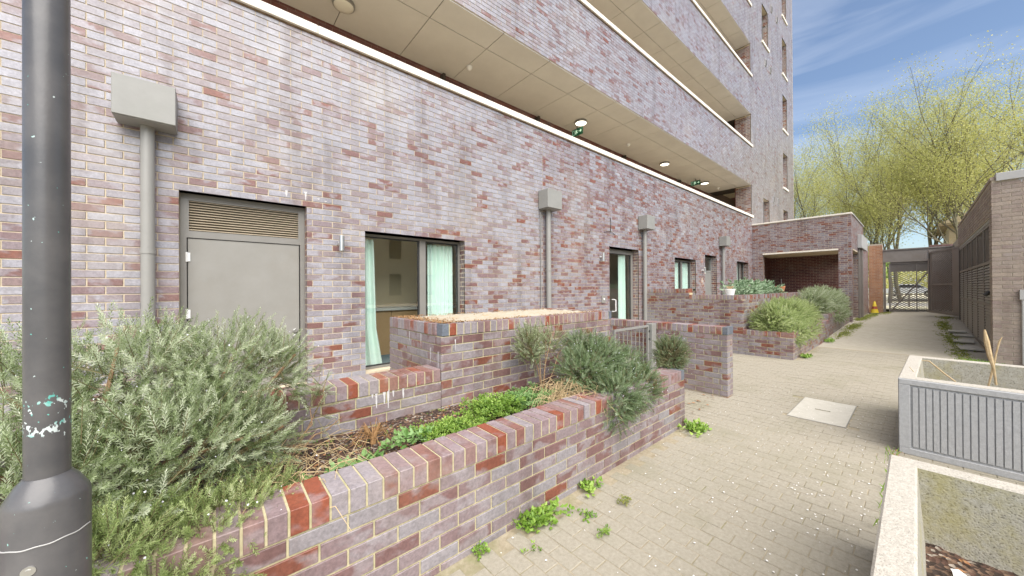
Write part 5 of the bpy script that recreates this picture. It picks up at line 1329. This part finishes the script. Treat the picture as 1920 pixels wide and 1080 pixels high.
# house beyond
hs = empty('yellow_brick_house', (0, 0, 0), 'yellow brick house with hipped tile roof among the trees', 'house')
HX, HY0, HY1 = 42.0, -10.5, -1.6
b = MB(); b.box(HX, HX+8, HY0, HY1, .3, 6.2); b.build('wall', 'brick_stock', hs)
b = MB(); b.add([(HX-.5, HY0-.5, 6.2), (HX+8.5, HY0-.5, 6.2), (HX+8.5, HY1+.5, 6.2), (HX-.5, HY1+.5, 6.2), (HX+4, HY0+4, 8.9), (HX+4, HY1-4, 8.9), (HX-.5, HY0-.5, 6.05), (HX+8.5, HY0-.5, 6.05), (HX+8.5, HY1+.5, 6.05), (HX-.5, HY1+.5, 6.05)],
     [(3, 0, 4, 5), (0, 1, 4), (1, 2, 5, 4), (2, 3, 5), (0, 3, 9, 6), (3, 2, 8, 9), (1, 0, 6, 7), (2, 1, 7, 8), (6, 9, 8, 7)]); b.build('roof', 'roof_tile', hs)
for y in (-3.4, -5.6, -7.8):
    for z in (1.4, 4.3):
        f = MB(); frame_rect(f, y, y+1.1, z, z+1.2, 0, .08, .07); f.v = [(HX-.06+q[1], q[0], q[2]) for q in f.v]; f = f.build('window', 'white_paint', hs)
        MB().box(HX-.03, HX-.01, y+.07, y+1.03, z+.07, z+1.13).build('pane', 'car_glass', f)
# tall crane mast like pole seen above the tree tops
b = MB(); b.tube([ray_at_x(1586, 234, 80), ray_at_x(1582, 212, 80)], .12, 6); 

# ================================================================== TREES
def tree_mesh(seed, H, spread_, nleaf, lean=(0, 0), trunk_r=.22, fork=.35, lsize=.11):
    r = np.random.default_rng(seed); rr = random.Random(seed)
    br = MB(); tips = []
    def grow(p, d, length, rad, lvl):
        n = 4; pts = [p]; q = Vector(p); dd = Vector(d)
        for i in range(n):
            dd = (dd + Vector((rr.gauss(0, .10), rr.gauss(0, .10), rr.gauss(0.03, .05)))).normalized(); q = q + dd*length/n; pts.append(q.copy())
        rads = [rad*(1-.5*i/n) for i in range(n+1)]
        br.tube(pts, rads, 8 if lvl == 0 else (6 if lvl == 1 else 4 if lvl == 2 else 3), cap=False)
        if lvl >= 2:
            for i in range(1, n+1): tips.append((pts[i], dd.copy(), lvl))
        if lvl >= 4: return
        nb = {0: 5, 1: 5, 2: 4, 3: 3}[lvl]
        for i in range(nb):
            t_ = rr.uniform(.35 if lvl else fork, 1.0); k = min(int(t_*n), n-1); base = pts[k].lerp(pts[k+1], t_*n-k)
            a = rr.random()*6.28 + i*2.4; tilt = rr.uniform(.35, .85) if lvl else rr.uniform(.25, .6)
            ax = dd.orthogonal().normalized(); ax = Matrix.Rotation(a, 3, dd) @ ax
            nd = (dd*math.cos(tilt) + ax*math.sin(tilt)*spread_); nd.z += .12; nd.normalize()
            grow(base, nd, length*rr.uniform(.5, .75)*(1.0 if lvl else .8), rads[k]*.55, lvl+1)
        if lvl < 3: grow(pts[-1], dd, length*.62, rads[-1]*.9, lvl+1)
    grow(Vector((0, 0, -.3)), Vector((lean[0], lean[1], 1)).normalized(), H*.42, trunk_r, 0)
    tp = np.array([t[0][:] for t in tips]); k = r.integers(0, len(tp), nleaf)
    pos = tp[k] + r.normal(size=(nleaf, 3))*np.array([.34, .34, .26]); nrm = r.normal(size=(nleaf, 3)); nrm /= np.linalg.norm(nrm, axis=1, keepdims=True)
    R = rot_to(nrm, r.random(nleaf)*6.28); s = lsize*r.uniform(.5, 1.3, nleaf)
    T = np.array([[-.5, 0, 0], [0, -.32, .1], [.5, 0, 0], [0, .32, .1]])
    P = np.einsum('nij,vj->nvi', R, T)*s[:, None, None] + pos[:, None, :]
    clump = r.random(len(tp)); rv = np.clip(clump[k]*.7 + r.random(nleaf)*.3, 0, 1)
    return br, P.reshape(-1, 3), rv, tp[:, 2].max()
TV = []
for sd_, sp_, nl, fk in ((11, .95, 18000, .4), (12, .85, 18000, .45), (13, 1.0, 18000, .3), (14, .9, 17000, .5), (15, .95, 18000, .35)):
    TV.append(tree_mesh(sd_, 16, sp_, nl, fork=fk, trunk_r=.125, lsize=.082))
tree_src = {}
def tree(px, X, hpx, variant, label, rz=0.0, sx=1.0):
    """trunk foot at distance X on the sight line px; hpx = picture height of its top"""
    x, y, _ = ray_at_x(px, 540, X); ztop = ray_at_x(px, hpx, X)[2]
    br, LV_, rv, zmax = TV[variant]
    e = empty('tree', (x, y, .3), label, 'tree', 'spring green trees beyond the gate', rz)
    k = (ztop-.3)/zmax
    if variant not in tree_src:
        a = br.build('trunk', 'bark', e); n = len(LV_)//4
        c = np_mesh('crown', LV_, np.arange(n*4).reshape(-1, 4), 'tree_leaf', rv, e); tree_src[variant] = (a, c)
    else:
        a0, c0 = tree_src[variant]
        a, c = a0.copy(), c0.copy(); link(a, e); link(c, e)
    e.scale = (k*sx, k*sx, k)
labels = ['slender tree nearest the tower edge', 'tree with arching limb left of the pale pole', 'tree behind the orange pier', 'forked tree rising left of the gate header', 'thick trunked tree behind the gate header',
          'tree over the house roof', 'large leaning tree above the outbuilding roof', 'tallest tree at the right edge of the picture', 'tree between the two forked trunks', 'far tree filling the gap beside the tower',
          'tree behind the yellow brick house', 'distant tree low behind the orange pier', 'distant tree above the right building coping', 'far right tree beyond the picture edge']
tl = [(1512, 40, 255, 0, 0.3), (1560, 46, 215, 1, 1.2), (1612, 38, 240, 2, 2.0), (1668, 36, 190, 0, 3.1), (1690, 42, 175, 3, .8), (1745, 47, 165, 4, 1.7), (1800, 34, 125, 2, 4.2), (1875, 36, 70, 1, 5.0),
      (1648, 50, 200, 4, 2.6), (1485, 52, 240, 3, .2), (1770, 56, 160, 0, 5.5), (1590, 58, 230, 2, 4.6), (1845, 50, 110, 4, 3.6), (1950, 40, 60, 3, 2.2)]
for (px, X, hp, vv, rz), lb in zip(tl, labels): tree(px, X, hp, vv, lb + ', spring green', rz)
# shrubs low beyond the wall
def low_tree(px, X, zc, r_, label):
    x, y, _ = ray_at_x(px, 540, X)
    n = 5000; u = rng.normal(size=(n, 3)); u /= np.linalg.norm(u, axis=1, keepdims=True); pos = np.array([x, y, zc]) + u*(rng.random((n, 1))**.45)*np.array([r_, r_, r_*.8])
    nz_ = np.sin(pos*2.3).sum(1); pos = pos[nz_ > -1.3]
    o = scatter('bush', [np.array([[[-.09, 0, 0], [0, -.05, .02], [.09, 0, 0], [0, .05, .02]]], float)], pos, rng.normal(size=pos.shape), rng.uniform(.6, 1.4, len(pos)), 'weed_leaf')
    tag(o, label, 'bush', 'bushes beyond the walls')
low_tree(1530, 31, 3.2, 2.6, 'bright green bush showing above the porch roof'); low_tree(1585, 30, 2.6, 2.0, 'lower green bush between porch and orange pier')
# background treeline that closes the horizon
n = 30000; pos = np.stack([rng.uniform(70, 95, n), rng.uniform(-60, 40, n), rng.random(n)**.9*5+.3], 1)
pos = pos[np.sin(pos[:, 1]*.8)+np.sin(pos[:, 1]*.31+1)*1.4 + 1.2 > (pos[:, 2]-4)*.45]
o = scatter('treeline', [np.array([[[-.22, 0, 0], [0, -.14, .02], [.22, 0, 0], [0, .14, .02]]], float)], pos, rng.normal(size=pos.shape), rng.uniform(.6, 1.4, len(pos)), 'tree_leaf'); o['kind'] = 'stuff'

# ================================================================== OPPOSITE BUILDING (seen mirrored in the glass)
ob = empty('opposite_building', (0, 0, 0), 'tan brick building across the yard, mirrored in the wide window', 'building')
b = MB(); b.box(1, 34, -24, -18, 0, 9.5); b.build('wall', 'render_tan', ob)
for r_ in range(3):
    for i in range(11):
        x = 2.2 + i*2.9; z = 1.0+r_*3.0
        f = MB(); f.box(x, x+1.0, -18.0, -17.93, z, z+1.8); f = f.build('window', 'metal_gate', ob); MB().box(x+.06, x+.94, -17.93, -17.91, z+.06, z+1.74).build('pane', 'car_glass', f)
